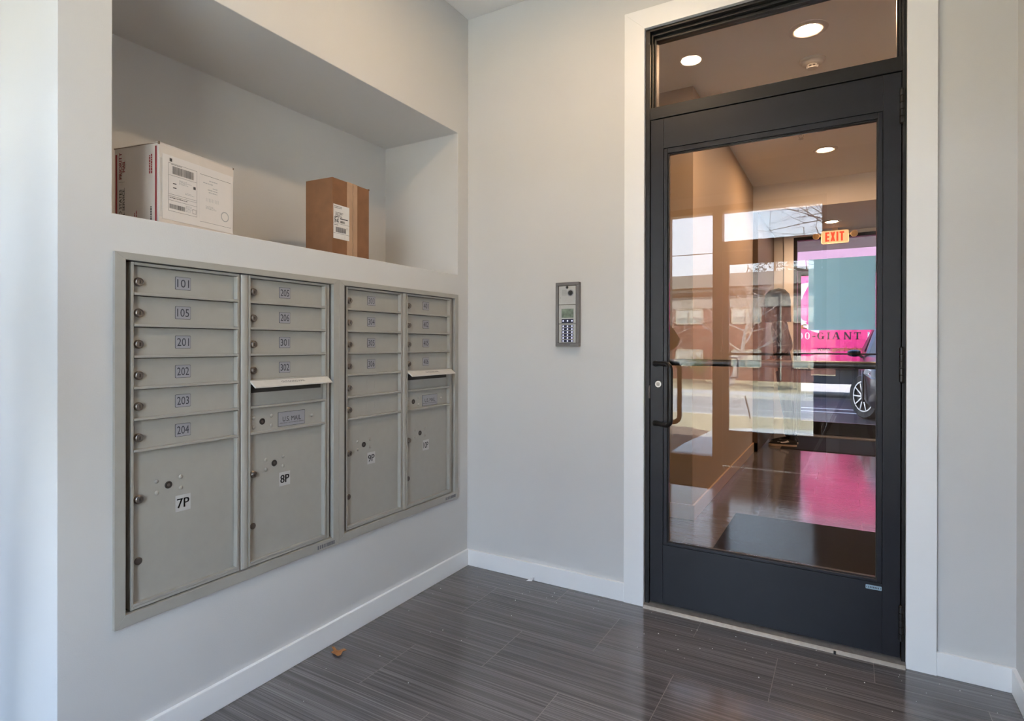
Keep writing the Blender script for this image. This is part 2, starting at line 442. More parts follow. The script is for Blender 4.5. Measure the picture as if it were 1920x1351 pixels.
    for z in (2.030, 1.092, .155):
        hg = MB()
        for i in range(5):
            a = z-.062+i*.0248
            hg.lathe([(.0070, 0.0006), (.0078, .0012), (.0078, .0236), (.0070, .0242)], (1.9020, -.004, a), (0, 0, 1), 14)
        hg.lathe([(.0075, 0), (.004, .004)], (1.9020, -.004, z+.062), (0, 0, 1), 14)
        hg.lathe([(.004, 0), (.0075, .004)], (1.9020, -.004, z-.066), (0, 0, 1), 14)
        hg.box(1.8975, 1.9065, -.002, .0035, z-.062, z+.062)
        hg.build('hinge', DARKM, t, smooth=True)
    LB = mat('nameplate_blue', (.36, .50, .60), .35, .4)
    lp = MB().prism([(1.793+.002, .0025, .257), (1.842, .0025, .257), (1.844, .0025, .259), (1.844, .0025, .270), (1.842, .0025, .272), (1.795, .0025, .272), (1.793, .0025, .270), (1.793, .0025, .259)], (0, .0016, 0))
    for x in (1.7965, 1.8405): lp.lathe([(.0016, 0), (.0012, .0006)], (x, .0025, .2645), (0, -1, 0), 10, 1)
    for i in range(7): lp.box(1.802+i*.005, 1.8045+i*.005, .0019, .0025, .2615, .2675, 1)
    lp.build('maker_plate', [LB, INK], t)
    th = MB().prism([(.9560, -.030, .0), (.9560, -.020, .012), (.9560, .03, .019), (.9560, .12, .016), (.9560, .13, 0)], (.959, 0, 0))
    th.build('threshold', ALU, t, bev=.001)
front_door()

# ------------------------------------------------------------------ street entrance behind the camera (seen mirrored)
def aluminium_front(t, xs, zh, y0, y1, zb, mt):
    """Posts at the x ranges xs from floor to zh, plus head and sill members in every bay."""
    f = MB()
    for a, b in xs: f.box(a, b, y0, y1, 0, zh)
    for (a, b), (c, d) in zip(xs[:-1], xs[1:]):
        f.box(b, c, y0, y1, zh-.07, zh)
    return f
def street_entrance():
    WB = mat('white_frame', (.70, .71, .71), .4)
    t = thing('door_2', 'street entrance with door, transom and sidelights, mirrored in the entry door glass', 'door', (1.11, SF-.06, 0), kind='structure')
    y0, y1 = SF-.13, SF-.01
    zt = 2.437
    f = MB()
    for a, b in ((.10, .195), (.612, .70), (1.540, 1.5764)): f.box(a, b, y0, y1, 0, 2.50)
    for a, b in ((.195, .612), (.70, 1.54)): f.box(a, b, y0, y1, zt, 2.50)
    for a, b in ((.195, .612),): f.box(a, b, y0, y1, 0, .082)
    f.box(.70, 1.54, y0, y1, 2.06, 2.149)
    f.build('frame', BRONZEF, t, bev=.002)
    for a, b in ((.195, .612),):
        MB().box(a, b, SF-.073, SF-.067, .082, zt).build('sidelight_pane', GLASSX, t)
    MB().box(.70, 1.54, SF-.073, SF-.067, 2.149, zt).build('transom_pane', GLASSX, t)
    l = MB(); ya, yb = SF-.095, SF-.050
    l.box(.703, .755, ya, yb, .001, 2.055); l.box(1.474, 1.537, ya, yb, .001, 2.055)
    l.box(.755, 1.474, ya, yb, .001, .340); l.box(.755, 1.474, ya, yb, 1.932, 2.055)
    l.build('leaf', BRONZEF, t, bev=.002)
    MB().box(.755, 1.474, SF-.076, SF-.070, .340, 1.932).build('pane', GLASSX, t)
    MB().tube([(.74, SF-.05, 1.077), (.745, SF-.02, 1.077), (.78, SF, 1.077), (1.46, SF, 1.077), (1.50, SF-.02, 1.077), (1.505, SF-.05, 1.077)], .012, 10).build('push_bar', DARKM, t, smooth=True)
    h = [(.735, SF-.095, 1.045), (.738, SF-.13, 1.045), (.75, SF-.15, 1.040), (.812, SF-.155, 1.035), (.822, SF-.155, 1.01), (.822, SF-.155, .87), (.812, SF-.155, .845), (.75, SF-.15, .84), (.738, SF-.13, .835), (.735, SF-.095, .835)]
    MB().tube(h, .010, 10).build('pull_handle', STEEL, t, smooth=True)
street_entrance()
def side_window():
    t = thing('window_1', 'tall side window of the vestibule facing the front lawn', 'window', (-.925, SF-.06, .35), kind='structure')
    f = MB(); y0, y1 = SF-.13, SF-.01
    f.box(-1.25, -1.19, y0, y1, .35, 2.30); f.box(-.66, -.60, y0, y1, .35, 2.30); f.box(-1.19, -.66, y0, y1, .35, .41); f.box(-1.19, -.66, y0, y1, 2.24, 2.30)
    f.build('frame', BRONZEF, t, bev=.002)
    MB().box(-1.19, -.66, SF-.073, SF-.067, .41, 2.24).build('pane', GLASSX, t)
side_window()
def lobby_entrance():
    t = thing('door_3', 'far black framed lobby door and window facing the pink truck', 'door', (1.6, NF+.06, 0), kind='structure')
    y0, y1 = NF+.01, NF+.11
    f = MB()
    for a, b in ((1.131, 1.172), (2.16, 2.22), (2.75, 2.80)): f.box(a, b, y0, y1, 0, 2.556)
    for a, b in ((1.172, 2.16), (2.22, 2.75)): f.box(a, b, y0, y1, 2.515, 2.556); f.box(a, b, y0, y1, 2.12, 2.18)
    f.box(2.22, 2.75, y0, y1, 0, .08)
    f.build('frame', BRONZEF, t, bev=.002)
    MB().box(1.172, 2.16, NF+.057, NF+.063, 2.18, 2.515).build('transom_pane', GLASST, t)
    MB().box(2.22, 2.75, NF+.057, NF+.063, 2.18, 2.515).build('transom_pane', GLASST, t)
    MB().box(2.22, 2.75, NF+.057, NF+.063, .08, 2.12).build('sidelight_pane', GLASST, t)
    l = MB(); ya, yb = NF+.04, NF+.085
    l.box(1.176, 1.216, ya, yb, .012, 2.116); l.box(2.10, 2.156, ya, yb, .012, 2.116)
    l.box(1.216, 2.10, ya, yb, .012, .18); l.box(1.216, 2.10, ya, yb, 2.06, 2.116)
    l.build('leaf', BRONZEF, t, bev=.002)
    MB().box(1.216, 2.10, NF+.059, NF+.065, .18, 2.06).build('pane', GLASST, t)
    th = MB().box(1.131, 2.80, NF-.02, NF+.16, 0, .010); th.build('threshold', ALU, t)
    MB().tube([(1.196, NF+.04, 1.05), (1.20, NF+.0, 1.05), (1.24, NF-.02, 1.05), (2.06, NF-.02, 1.05), (2.12, NF, 1.05), (2.126, NF+.04, 1.05)], .010, 8).build('push_bar', DARKM, t, smooth=True)
lobby_entrance()

# ------------------------------------------------------------------ wall mailboxes
PITCH = .0889
ZD = .8563
MESHC = {}
def shared(key, fn):
    if key not in MESHC: MESHC[key] = fn()
    return MESHC[key]
def place(name, mesh, parent, wloc):
    o = bpy.data.objects.new(name, mesh); COL.objects.link(o); o.parent = parent
    o.location = Vector(wloc)-world_loc(parent)
    return o
def lock_mesh():
    m = MB()
    m.lathe([(.0128, 0), (.0128, .002), (.0115, .0035), (.0115, .0085), (.0100, .0100), (.0088, .0095), (.0086, .0085), (.0070, .0088), (.0, .0092)], (0, 0, 0), (1, 0, 0), 22)
    m.box(.0088, .0098, -.0012, .0012, -.0048, .0042, 1)
    return m.mesh('lock', [CHROME, LOCKD], smooth=True)
def cap_mesh():
    m = MB().lathe([(.0108, 0), (.0108, .002), (.0095, .0032), (.0, .0034)], (0, 0, 0), (1, 0, 0), 20)
    return m.mesh('blank_cap', [LOCKB], smooth=True)
def keyhole_mesh():
    m = MB().lathe([(.0112, -.002), (.0112, .0008), (.0100, .0018), (.0088, .0014), (.0080, .0006), (0, .0005)], (0, 0, 0), (1, 0, 0), 20)
    m.lathe([(.0050, .0004), (.0046, .0012), (.0030, .0012), (.0026, .0007), (0, .0007)], (0, 0, 0), (1, 0, 0), 16, 1)
    return m.mesh('keyhole', [LOCKD, LOCKB], smooth=True)
def rivet_mesh():
    m = MB().lathe([(.0062, 0), (.0058, .0014), (.0042, .0026), (.0022, .0032), (0, .0034)], (0, 0, 0), (1, 0, 0), 16)
    return m.mesh('rivet', [MAILG], smooth=True)
XF = -.0110      # face of a compartment door
def door_panel(cl, cr, zb, zt, lip=True):
    m = MB()
    m.box(-.022, XF, cl+.0012, cr-.0072, zb+.0035, zt-.0012)
    m.box(-.022, .0060, cr-.0070, cr-.0010, zb+.0085, zt-.0012)      # hinge flange
    if lip: m.box(-.022, .0035, cl+.0006, cr-.0004, zb+.0006, zb+.0078)          # bottom lip
    return m
def plate_outline(y0, y1, z0, z1, x, r=.003):
    pts = []
    for cy, cz, a0 in ((y1-r, z0+r, -90), (y1-r, z1-r, 0), (y0+r, z1-r, 90), (y0+r, z0+r, 180)):
        for i in range(4):
            a = R(a0+30*i); pts.append((x, cy+r*math.cos(a), cz+r*math.sin(a)))
    return pts
YR, ZU = (0, 1, 0), (0, 0, 1)
def unit(dy, columns, label):
    t = thing('mailbox_unit', label, 'mailbox', (0, -1.316+dy, .378), group='wall mailbox units')
    Y0, Y1, Z0, Z1 = -1.7213+dy, -.9122+dy, .3782, 1.4173
    yi0, yi1, zi0, zi1 = -1.693+dy, -.940+dy, .411, 1.397
    tr = MB(); d = (-.0118, 0, 0); x = .0115
    tr.prism([(x, Y0, Z0), (x, yi0, zi0), (x, yi0, zi1), (x, Y0, Z1)], d); tr.prism([(x, yi1, zi0), (x, Y1, Z0), (x, Y1, Z1), (x, yi1, zi1)], d)
    tr.prism([(x, Y0, Z1), (x, yi0, zi1), (x, yi1, zi1), (x, Y1, Z1)], d); tr.prism([(x, Y0, Z0), (x, Y1, Z0), (x, yi1, zi0), (x, yi0, zi0)], d)
    tr.box(-.028, 0, yi0-.0015, yi0, zi0, zi1); tr.box(-.028, 0, yi1, yi1+.0015, zi0, zi1); tr.box(-.028, 0, yi0, yi1, zi1, zi1+.0015); tr.box(-.028, 0, yi0, yi1, zi0-.0015, zi0)
    trim = tr.build('trim', MAILG, t, bev=.0012)
    mk = MB(); random.seed(5)
    y = Y1-.118+.012
    while y < Y1-.02:
        w = random.uniform(.004, .008); mk.box(.0116, .0119, y, y+w, Z0+.008, Z0+.022); y += w+random.choice((.0012, .0012, .004))
    mk.build('maker_mark', mat('faded_ink', (.14, .14, .15), .7) if 'faded_ink' not in MATS else MATS['faded_ink'], trim)
    MB().box(-.045, -.024, yi0-.001, yi1+.001, zi0-.001, zi1+.001).build('backing', MATS['mailbox_recess'] if 'mailbox_recess' in MATS else mat('mailbox_recess', (.13, .115, .10), .7), t)
    # vertical posts between the two doors and at the right jamb
    p = MB(); pc = -1.3185+dy
    p.add([], [])
    prof = [(-.028, -.0150), (-.002, -.0150), (.0030, -.0110), (.0055, -.0040), (.0055, .0040), (.0030, .0110), (-.002, .0145), (-.028, .0145)]
    p.prism([(a, pc+b, zi0+.003) for a, b in prof], (0, 0, zi1-zi0-.006))
    p.build('center_post', MAILG, t, bev=.0006)
    q = MB().box(-.028, .0005, -.9635+dy, -.9525+dy, zi0+.003, zi1-.003); q.build('hinge_post', MAILG, t, bev=.001)
    for ci, (doors, lower) in enumerate(columns):
        cl = (-1.6680 if ci == 0 else -1.2980)+dy; cr = cl+.3245
        zb0, zt0 = .4225, 1.3862
        fr = MB()
        fr.box(-.028, .0030, cl-.0075, cl, zb0-.008, zt0+.008); fr.box(-.028, .0030, cr, cr+.0060, zb0-.008, zt0+.008)
        fr.box(-.028, .0030, cl, cr, zt0, zt0+.008); fr.box(-.028, .0030, cl, cr, zb0-.008, zb0)
        fr.build('door_frame', MAILG, t, bev=.0012)
        for k, num in enumerate(doors):
            zb = ZD+(5-k)*PITCH; zt = min(zb+PITCH, zt0)
            if num in ('SLOT', 'USMAIL'): continue
            dr = door_panel(cl, cr, zb, zt).build('mail_door', MAILG, t, bev=.0010)
            place('lock', shared('lock', lock_mesh), dr, (XF, cl+.0190, zb+.0395))
            y0, y1, z0, z1 = cl+.1245, cl+.1705, zb+.0275, zb+.0645
            if num:
                pm = MB().prism(plate_outline(y0-.001, y1+.001, z0-.001, z1+.001, XF+.0004), (.0006, 0, 0), 1)
                pm.prism(plate_outline(y0, y1, z0, z1, XF+.0004), (.0012, 0, 0), 0)
                pm.text(num, (XF+.00185, (y0+y1)/2, z0+.0068), YR, ZU, .0235, 1, width=.0365, align='C')
                pm.build('number_plate', [PLATE, INK], dr)
            else:
                e = MB()
                for a, b_, c, d_ in ((y0, y1, z0, z0+.0012), (y0, y1, z1-.0012, z1), (y0, y0+.0012, z0, z1), (y1-.0012, y1, z0, z1)): e.box(XF, XF+.0009, a, b_, c, d_)
                e.build('empty_plate_holder', MAILG, dr)
        if doors[4] == 'SLOT':
            zb = ZD+PITCH
            s = MB().box(-.022, XF-.001, cl+.0012, cr-.0012, zb+.0035, zb+PITCH-.001)
            s.box(-.022, .0035, cl+.0006, cr-.0004, zb+.0006, zb+.0078)
            sp = s.build('slot_panel', MAILG, t, bev=.001)
            MB().box(XF-.0012, XF+.0004, cl+.012, cr-.012, zb+.052, zb+.080).build('slot_opening', MAILD, sp)
            hz = zb+PITCH+.001
            hm = MB()
            hp = [(XF, hz+.004), (.004, hz+.004), (.0315, hz-.0150), (.0315, hz-.0195), (.0290, hz-.0195), (.003, hz-.002), (XF, hz-.002)]
            hm.prism([(a, cl-.0015, b_) for a, b_ in hp], (0, .335, 0))
            nv = Vector((.019, 0, .0275)).normalized(); up = Vector((-.0275, 0, .019)).normalized()
            o = Vector((.0200, (cl+cr)/2+.002, hz-.0070))+nv*.0004
            hm.text('OUTGOING MAIL', o, YR, up, .0095, 1, width=.10, align='C')
            hm.build('slot_hood', [mat('hood_enamel', (.60, .57, .52), .4) if 'hood_enamel' not in MATS else MATS['hood_enamel'], INK], t)
            zb = ZD
            mp = door_panel(cl, cr, zb, zb+PITCH).build('carrier_panel', MAILG, t, bev=.001)
            place('keyhole', shared('kh', keyhole_mesh), mp, (XF, cl+.0555, zb+.0395))
            for yy, zz in ((.0215, .0560), (.0215, .0222), (.0925, .0560), (.0925, .0222), (.270, .0395)):
                place('rivet', shared('rv', rivet_mesh), mp, (XF, cl+yy, zb+zz))
            y0, y1, z0, z1 = cl+.1205, cl+.2365, zb+.0135, zb+.0630
            pm = MB().prism(plate_outline(y0-.0012, y1+.0012, z0-.0012, z1+.0012, XF+.0003, .0015), (.0006, 0, 0), 1)
            pm.prism(plate_outline(y0, y1, z0, z1, XF+.0003, .001), (.0010, 0, 0), 0)
            pm.text('U.S. MAIL', (XF+.0015, (y0+y1)/2, z0+.0165), YR, ZU, .0165, 1, width=.080, align='C')
            pm.text('APPROVED BY THE POSTMASTER GENERAL', (XF+.0015, (y0+y1)/2, z0+.0085), YR, ZU, .0038, 1, width=.106, align='C')
            pm.build('mail_plate', [PLATE, INKB], mp)
        pz1 = ZD
        pd = door_panel(cl, cr, zb0, pz1, lip=True).build('parcel_door', MAILG, t, bev=.001)
        place('lock', shared('lock', lock_mesh), pd, (XF, cl+.0190, .7200))
        place('blank_cap', shared('cap', cap_mesh), pd, (XF, cl+.0190, .5435))
        place('keyhole', shared('kh', keyhole_mesh), pd, (XF, cl+.1045, .7435))
        for yy in (.0700, .1415):
            for zz in (.7605, .7275): place('rivet', shared('rv', rivet_mesh), pd, (XF, cl+yy, zz))
        y0, y1, z0, z1 = cl+.1255, cl+.1720, .6560, .7050
        pm = MB().box(XF, XF+.0004, y0, y1, z0, z1)
        pm.text(lower, (XF+.0008, (y0+y1)/2, z0+.0105), YR, ZU, .0280, 1, width=.0385 if len(lower) == 2 else .036, align='C', bold=True)
        pm.build('parcel_label', [MATS['label_grey'] if 'label_grey' in MATS else mat('label_grey', (.50, .50, .49), .5), INKB], pd)
    return t
def mailboxes():
    unit(0.0, [(['101', '105', '201', '202', '203', '204'], '7P'), (['205', '206', '301', '302', 'SLOT', 'USMAIL'], '8P')],
         'grey wall mailbox unit with doors 101 to 302 and parcel doors 7P and 8P')
    unit(.8095, [(['303', '304', '305', '306', '', ''], '9P'), (['401', '402', '405', '406', 'SLOT', 'USMAIL'], '10P')],
         'grey wall mailbox unit with doors 303 to 406 and parcel doors 9P and 10P')
mailboxes()

# ------------------------------------------------------------------ parcels in the niche
def barcode(m, o, rt, up, w, h, mi, seed):
    random.seed(seed); x = 0.0; o, rt, up = Vector(o), Vector(rt), Vector(up)
    while x < w:
        b = random.choice((.0006, .0009, .0014)); b = min(b, w-x)
        a = o+rt*x; m.quad(a, a+rt*b, a+rt*b+up*h, a+up*h, mi); x += b+random.choice((.0007, .001))
def lines(m, o, rt, up, w, n, step, h, mi, seed):
    """Rows of print too small to read."""
    random.seed(seed); o, rt, up = Vector(o), Vector(rt), Vector(up)
    for i in range(n):
        x = 0.0; end = w*random.uniform(.55, 1)
        while x < end:
            b = random.uniform(.003, .009); b = min(b, end-x); a = o+rt*x-up*(i*step)
            m.quad(a, a+rt*b, a+rt*b+up*h, a+up*h, mi); x += b+.0015
def rect(m, o, rt, up, w, h, lw, mi):
    o, rt, up = Vector(o), Vector(rt), Vector(up)
    for a, b, c, d in ((0, w, 0, lw), (0, w, h-lw, h), (0, lw, 0, h), (w-lw, w, 0, h)):
        m.quad(o+rt*a+up*c, o+rt*b+up*c, o+rt*b+up*d, o+rt*a+up*d, mi)
def white_parcel():
    CARD = mat('white_card', (.60, .56, .53), .75, bump=.1, bscale=120, var=.03, scale=12)
    CARDE = mat('card_edge', (.20, .15, .11), .8)
    TAPE = mat('clear_tape', (.66, .60, .55), .30, var=.02)
    LBL = mat('postage_paper', (.72, .69, .675), .5, var=.01)
    RED = mat('print_red', (.28, .02, .025), .6)
    BLK = mat('print_grey', (.045, .045, .05), .6)
    PALE = mat('print_pale', (.40, .41, .42), .6)
    t = thing('shipping_box', 'white postal shipping box with red stripes and printed labels, on the niche shelf', 'box', (-.060, -1.565, 1.5213), R(10.5))
    # local: x = out of the niche (front at x=0), y = along the wall, z up; near corner at the origin
    W, D, H = .285, .191, .252
    b = MB().box(-D, 0, 0, W, 0.0006, H)
    body = b.build('carton', [CARD], t, bev=.003, local=True)
    fl = MB(); fl.box(-D-.001, .0012, -.0012, W+.0012, H-.002, H+.0012); fl.box(-D, .0012, W*.5, W*.5+.0001, H, H+.0013)
    fl.build('top_flap', [CARD], t, bev=.001, local=True)
    MB().box(-.004, .0016, -.0014, .002, H-.006, H+.0024).build('torn_corner', CARDE, t, local=True)
    MB().box(-.005, .0016, W-.003, W+.0016, H-.004, H+.0022).build('torn_corner', CARDE, t, local=True)
    MB().box(-D, -.002, -.0018, -.0008, H-.0022, H-.0008).build('flap_edge', CARDE, t, local=True)
    MB().box(0.0002, .0009, .0, W, H-.045, H-.0005).build('packing_tape', TAPE, t, local=True)
    MB().box(.0002, .0008, 0, W, .0015, .028).build('packing_tape', TAPE, t, local=True)
    # postage sheet on the front face
    yr, zu = (0, 1, 0), (0, 0, 1); x = .0022
    lb = MB().box(.0010, .0020, .010, W-.004, .024, H-.030)
    Z = lambda f: .024+(H-.054)*f
    rect(lb, (x, .030, .052), yr, zu, .104, .148, .0008, 1)
    lb.quad((x, .034, .204), (x, .043, .204), (x, .043, .214), (x, .034, .214), 1)
    for zz in (.162, .104, .098, .085): lb.quad((x, .030, zz), (x, .134, zz), (x, .134, zz+.0007), (x, .030, zz+.0007), 1)
    barcode(lb, (x, .044, .168), yr, zu, .078, .024, 1, 3)
    lines(lb, (x, .040, .196), yr, zu, .06, 1, .004, .0016, 1, 1)
    lines(lb, (x, .068, .152), yr, zu, .045, 4, .0036, .0016, 2, 8)
    lb.quad((x, .120, .138), (x, .129, .138), (x, .129, .147), (x, .120, .147), 1)
    lb.quad((x, .046, .137), (x, .058, .137), (x, .058, .140), (x, .046, .140), 1)
    lb.quad((x, .046, .124), (x, .058, .124), (x, .058, .127), (x, .046, .127), 1)
    lines(lb, (x, .090, .118), yr, zu, .035, 2, .0036, .0016, 2, 4)
    lines(lb, (x, .034, .0925), yr, zu, .085, 1, .004, .0020, 1, 9)
    barcode(lb, (x, .034, .060), yr, zu, .055, .014, 1, 6)
    lines(lb, (x, .092, .078), yr, zu, .03, 5, .0042, .0016, 2, 12)
    rect(lb, (x, .117, .060), yr, zu, .014, .014, .001, 1)
    lb.quad((x, .143, .050), (x, .1433, .050), (x, .1433, H-.032), (x, .143, H-.032), 2)
    # certificate side
    lb.quad((x, .146, .196), (x, .274, .196), (x, .274, .197), (x, .146, .197), 1)
    lb.quad((x, .146, .042), (x, .274, .042), (x, .274, .0428), (x, .146, .0428), 1)
    lb.quad((x, .2735, .042), (x, .2742, .042), (x, .2742, .197), (x, .2735, .197), 2)
    for i, (yy, zz, ww) in enumerate(((.182, .180, .036), (.158, .170, .062), (.196, .158, .020), (.176, .150, .042), (.180, .142, .040))):
        lines(lb, (x, yy, zz), yr, zu, ww, 1, .004, .0028, 2, 20+i)
    for i in range(9):
        lb.quad((x, .170+i*.006, .112), (x, .1712+i*.006, .112), (x, .1712+i*.006, .124), (x, .170+i*.006, .124), 2)
    lines(lb, (x, .168, .096), yr, zu, .055, 3, .004, .0015, 2, 31)
    pts = [(x, .247+.017*math.cos(a), .076+.017*math.sin(a)) for a in [2*PI*i/28 for i in range(28)]]
    pin = [(x, .247+.0135*math.cos(a), .076+.0135*math.sin(a)) for a in [2*PI*i/28 for i in range(28)]]
    for i in range(0, 28): lb.quad(pts[i], pts[(i+1) % 28], pin[(i+1) % 28], pin[i], 2)
    lb.text('OK', (x, .247, .072), yr, zu, .004, 2, align='C') if False else None
    lb.build('postage_sheet', [LBL, BLK, PALE], t, local=True)
    # printing on the side that faces the street (local -y)
    pr = MB(); y = -.0012
    xr, zu = (0, 0, 1), (-1, 0, 0)        # text runs upwards, its top towards the back (-x)
    pr.quad((-.0150, y, .0), (-.0085, y, .0), (-.0085, y, H-.010), (-.0150, y, H-.010), 0)
    pr.quad((-.1840, y, .0), (-.1770, y, .0), (-.1770, y, H-.020), (-.1840, y, H-.020), 0)
    pr.text('PRIORITY', (-.1570, y, .154), xr, zu, .0125, 0, width=.083, bold=True)
    pr.text('MAIL', (-.1425, y, .175), xr, zu, .0115, 0, width=.036, bold=True)
    pr.quad((-.1690, y, .1440), (-.1440, y, .1440), (-.1440, y, .1447), (-.1690, y, .1447), 1)
    pr.text('UNITED STATES', (-.1570, y, -.012), xr, zu, .0115, 1, width=.134, bold=True)
    pr.text('POSTAL SERVICE.', (-.1440, y, -.016), xr, zu, .0095, 1, width=.142, bold=True)
    for xx in (-.0270, -.0350): lines(pr, (xx, y, .160), xr, zu, .070, 1, .004, .0050, 0, int(-xx*1000))
    for xx in (-.100, -.092): lines(pr, (xx, y, .008), xr, zu, .060, 1, .004, .0035, 0, int(-xx*1000))
    lines(pr, (-.0290, y, .006), xr, zu, .060, 1, .004, .0055, 1, 77)
    pr.v = [(a, b_, max(0.002, c)) for a, b_, c in pr.v]
    pr.build('printed_side', [RED, BLK], t, local=True)
white_parcel()
def brown_parcel():
    KR = mat('kraft_card', (.215, .100, .046), .8, bump=.15, bscale=90, var=.10, scale=18)
    KT = mat('kraft_tape', (.43, .27, .17), .45, var=.08, scale=20)
    t = thing('cardboard_box', 'brown cardboard box with tan tape down its front, on the niche shelf', 'box', (-.100, -.845, 1.5213), R(3.5))
    W, D, H = .228, .150, .333
    MB().box(-D, 0, 0, W, .0006, H).build('carton', KR, t, bev=.002, local=True)
    MB().box(-.004, .001, W-.005, W+.0015, H-.004, H+.0016).build('bent_corner', KR, t, local=True)
    tp = MB().box(.0001, .0008, .086, .150, .001, H+.0007)
    pth = [(.0012, .121+.0014*math.sin(i*1.7), .004+i*(H-.006)/24) for i in range(25)]
    tp.tube(pth, .0011, 6, 1)
    MB().box(-D, .0001, .086, .150, H-.0002, H+.0007).build('packing_tape', KT, t, local=True)
    tp.build('packing_tape', [KT, mat('tape_seam', (.22, .15, .10), .6)], t, local=True)
    lb = MB().box(.0009, .0015, .005, .099, .082, .224); x = .0018; yr, zu = (0, 1, 0), (0, 0, 1)
    lines(lb, (x, .010, .215), yr, zu, .06, 2, .006, .0022, 1, 41); lines(lb, (x, .016, .190), yr, zu, .055, 4, .0055, .0024, 1, 42)
    random.seed(8)
    for i in range(9):
        for j in range(9):
            if random.random() < .55: lb.quad((x, .010+i*.0028, .150+j*.0028), (x, .0126+i*.0028, .150+j*.0028), (x, .0126+i*.0028, .1526+j*.0028), (x, .010+i*.0028, .1526+j*.0028), 1)
    lb.quad((x, .043, .166), (x, .090, .166), (x, .090, .170), (x, .043, .170), 1); barcode(lb, (x, .045, .150), yr, zu, .026, .010, 1, 15)
    for zz in (.145, .104): lb.quad((x, .005, zz), (x, .099, zz), (x, .099, zz+.001), (x, .005, zz+.001), 1)
    lines(lb, (x, .010, .138), yr, zu, .040, 1, .004, .0022, 1, 43)
    barcode(lb, (x, .018, .109), yr, zu, .062, .022, 1, 16)
    lb.quad((x, .083, .126), (x, .085, .126), (x, .085, .136), (x, .083, .136), 1); lb.quad((x, .072, .086), (x, .0725, .086), (x, .0725, .104), (x, .072, .104), 1)
    lb.build('shipping_label', [PAPERW, INK], t, local=True)
brown_parcel()

# ------------------------------------------------------------------ intercom
def intercom():
    t = thing('intercom_panel', 'grey door intercom with camera, small screen and lit keypad on the wall beside the door', 'intercom', (.5855, 0, 1.154))
    FR = mat('intercom_frame', (.19, .18, .175), .38, .5, var=.04, scale=90)
    MO = mat('intercom_silver', (.52, .52, .50), .34, .45, var=.03, scale=90)
    NAVY = mat('key_navy', (.012, .014, .045), .3)
    KEY = emis('key_light', (.62, .66, 1.0), .75)
    LCD = mat('lcd_green', (.15, .19, .15), .2, var=.5, scale=55)
    x0, x1, z0, z1 = .5250, .6460, 1.1540, 1.4590
    f = MB(); f.box(x0, x1, -.0245, 0, z0, 1.170); f.box(x0, x1, -.0245, 0, 1.443, z1); f.box(x0, .540, -.0245, 0, 1.170, 1.443); f.box(.631, x1, -.0245, 0, 1.170, 1.443)
    random.seed(2)
    fr = f.build('housing', FR, t, bev=.0015)
    mk = MB()
    for i in range(7): mk.box(.570+i*.0045, .573+i*.0045, -.0248, -.0244, 1.1605, 1.1635)
    mk.build('maker_mark', INK, fr)
    rows = [(1.3535, 1.4420), (1.2625, 1.3515), (1.1710, 1.2605)]
    c = []
    for i, (a, b) in enumerate(rows):
        m = MB().box(.5415, .6295, -.0225, -.004, a, b)
        c.append(m.build(('camera_module', 'screen_module', 'keypad_module')[i], MO, t, bev=.0015))
    MB().box(.5400, .6310, -.006, -.003, 1.170, 1.443).build('module_gap', MAILD, t)
    h = MB()
    for i in range(5):
        for j in range(5): h.lathe([(.0013, 0), (.0013, .0003)], (.5605+i*.0052, -.0225, 1.399+j*.0056), (0, -1, 0), 8)
    h.lathe([(.0015, 0), (.0015, .0004)], (.5500, -.0225, 1.386), (0, -1, 0), 8)
    h.build('speaker_holes', LOCKD, c[0])
    ln = MB().lathe([(.0165, 0), (.0165, .0010), (.0140, .0014)], (.6035, -.0225, 1.4080), (0, -1, 0), 24, 1)
    ln.lathe([(.0122, .0012), (.0118, .0030), (.0090, .0036), (.0060, .0026), (.0, .0022)], (.6035, -.0225, 1.4080), (0, -1, 0), 24)
    ln.build('camera_lens', [INKB, PLATE], c[0], smooth=True)
    MB().lathe([(.0065, 0), (.0055, .003), (.002, .0055), (0, .006)], (.5850, -.0225, 1.4345), (0, -1, 0), 14).build('motion_sensor', INKB, c[0], smooth=True)
    MB().box(.5565, .6185, -.0232, -.0225, 1.2905, 1.3330).build('screen', LCD, c[1])
    def keyrow(par, z, hh):
        k = MB().box(.5575, .6180, -.0236, -.0225, z-hh, z+hh); ob = k.build('key_strip', NAVY, par)
        q = MB()
        for xx in (.5655, .5880, .6108): q.lathe([(.0037, 0), (.0031, .0010), (0, .0012)], (xx, -.0236, z), (0, -1, 0), 12)
        q.build('lit_keys', KEY, ob)
    keyrow(c[1], 1.2755, .0095)
    for i in range(6): keyrow(c[2], 1.2505-i*.01405, .0055)
intercom()

# ------------------------------------------------------------------ ceiling things
LENSV = emis('lamp_lens_vestibule', (1.0, .70, .42), LAMP_V)
LENSL = emis('lamp_lens_lobby', (1.0, .61, .35), LAMP_L)
WHITEP = mat('white_plastic', (.70, .68, .65), .45, var=.01)
def downlight(x, y, z, lens, label):
    t = thing('ceiling_light', label, 'ceiling light', (x, y, z), group='round ceiling downlights')
    MB().lathe([(.100, 0), (.099, .004), (.085, .010), (.064, .008), (.0565, .0035), (.0565, 0)], (x, y, z), (0, 0, -1), 40).build('trim_ring', WHITEP, t, smooth=True)
    MB().lathe([(.0560, .0036), (.0560, .0052)], (x, y, z), (0, 0, -1), 40).build('lens', lens, t)
downlight(.918, -.905, ZC, LENSV, 'round ceiling light of the vestibule, mirrored in the transom glass')
downlight(1.545, 1.009, ZC, LENSL, 'round lit ceiling light seen high through the transom window')
downlight(1.563, 3.265, ZC, LENSL, 'round lit ceiling light seen through the top of the door glass')
downlight(1.578, 5.20, 2.602, LENSL, 'round lit ceiling light above the exit sign')
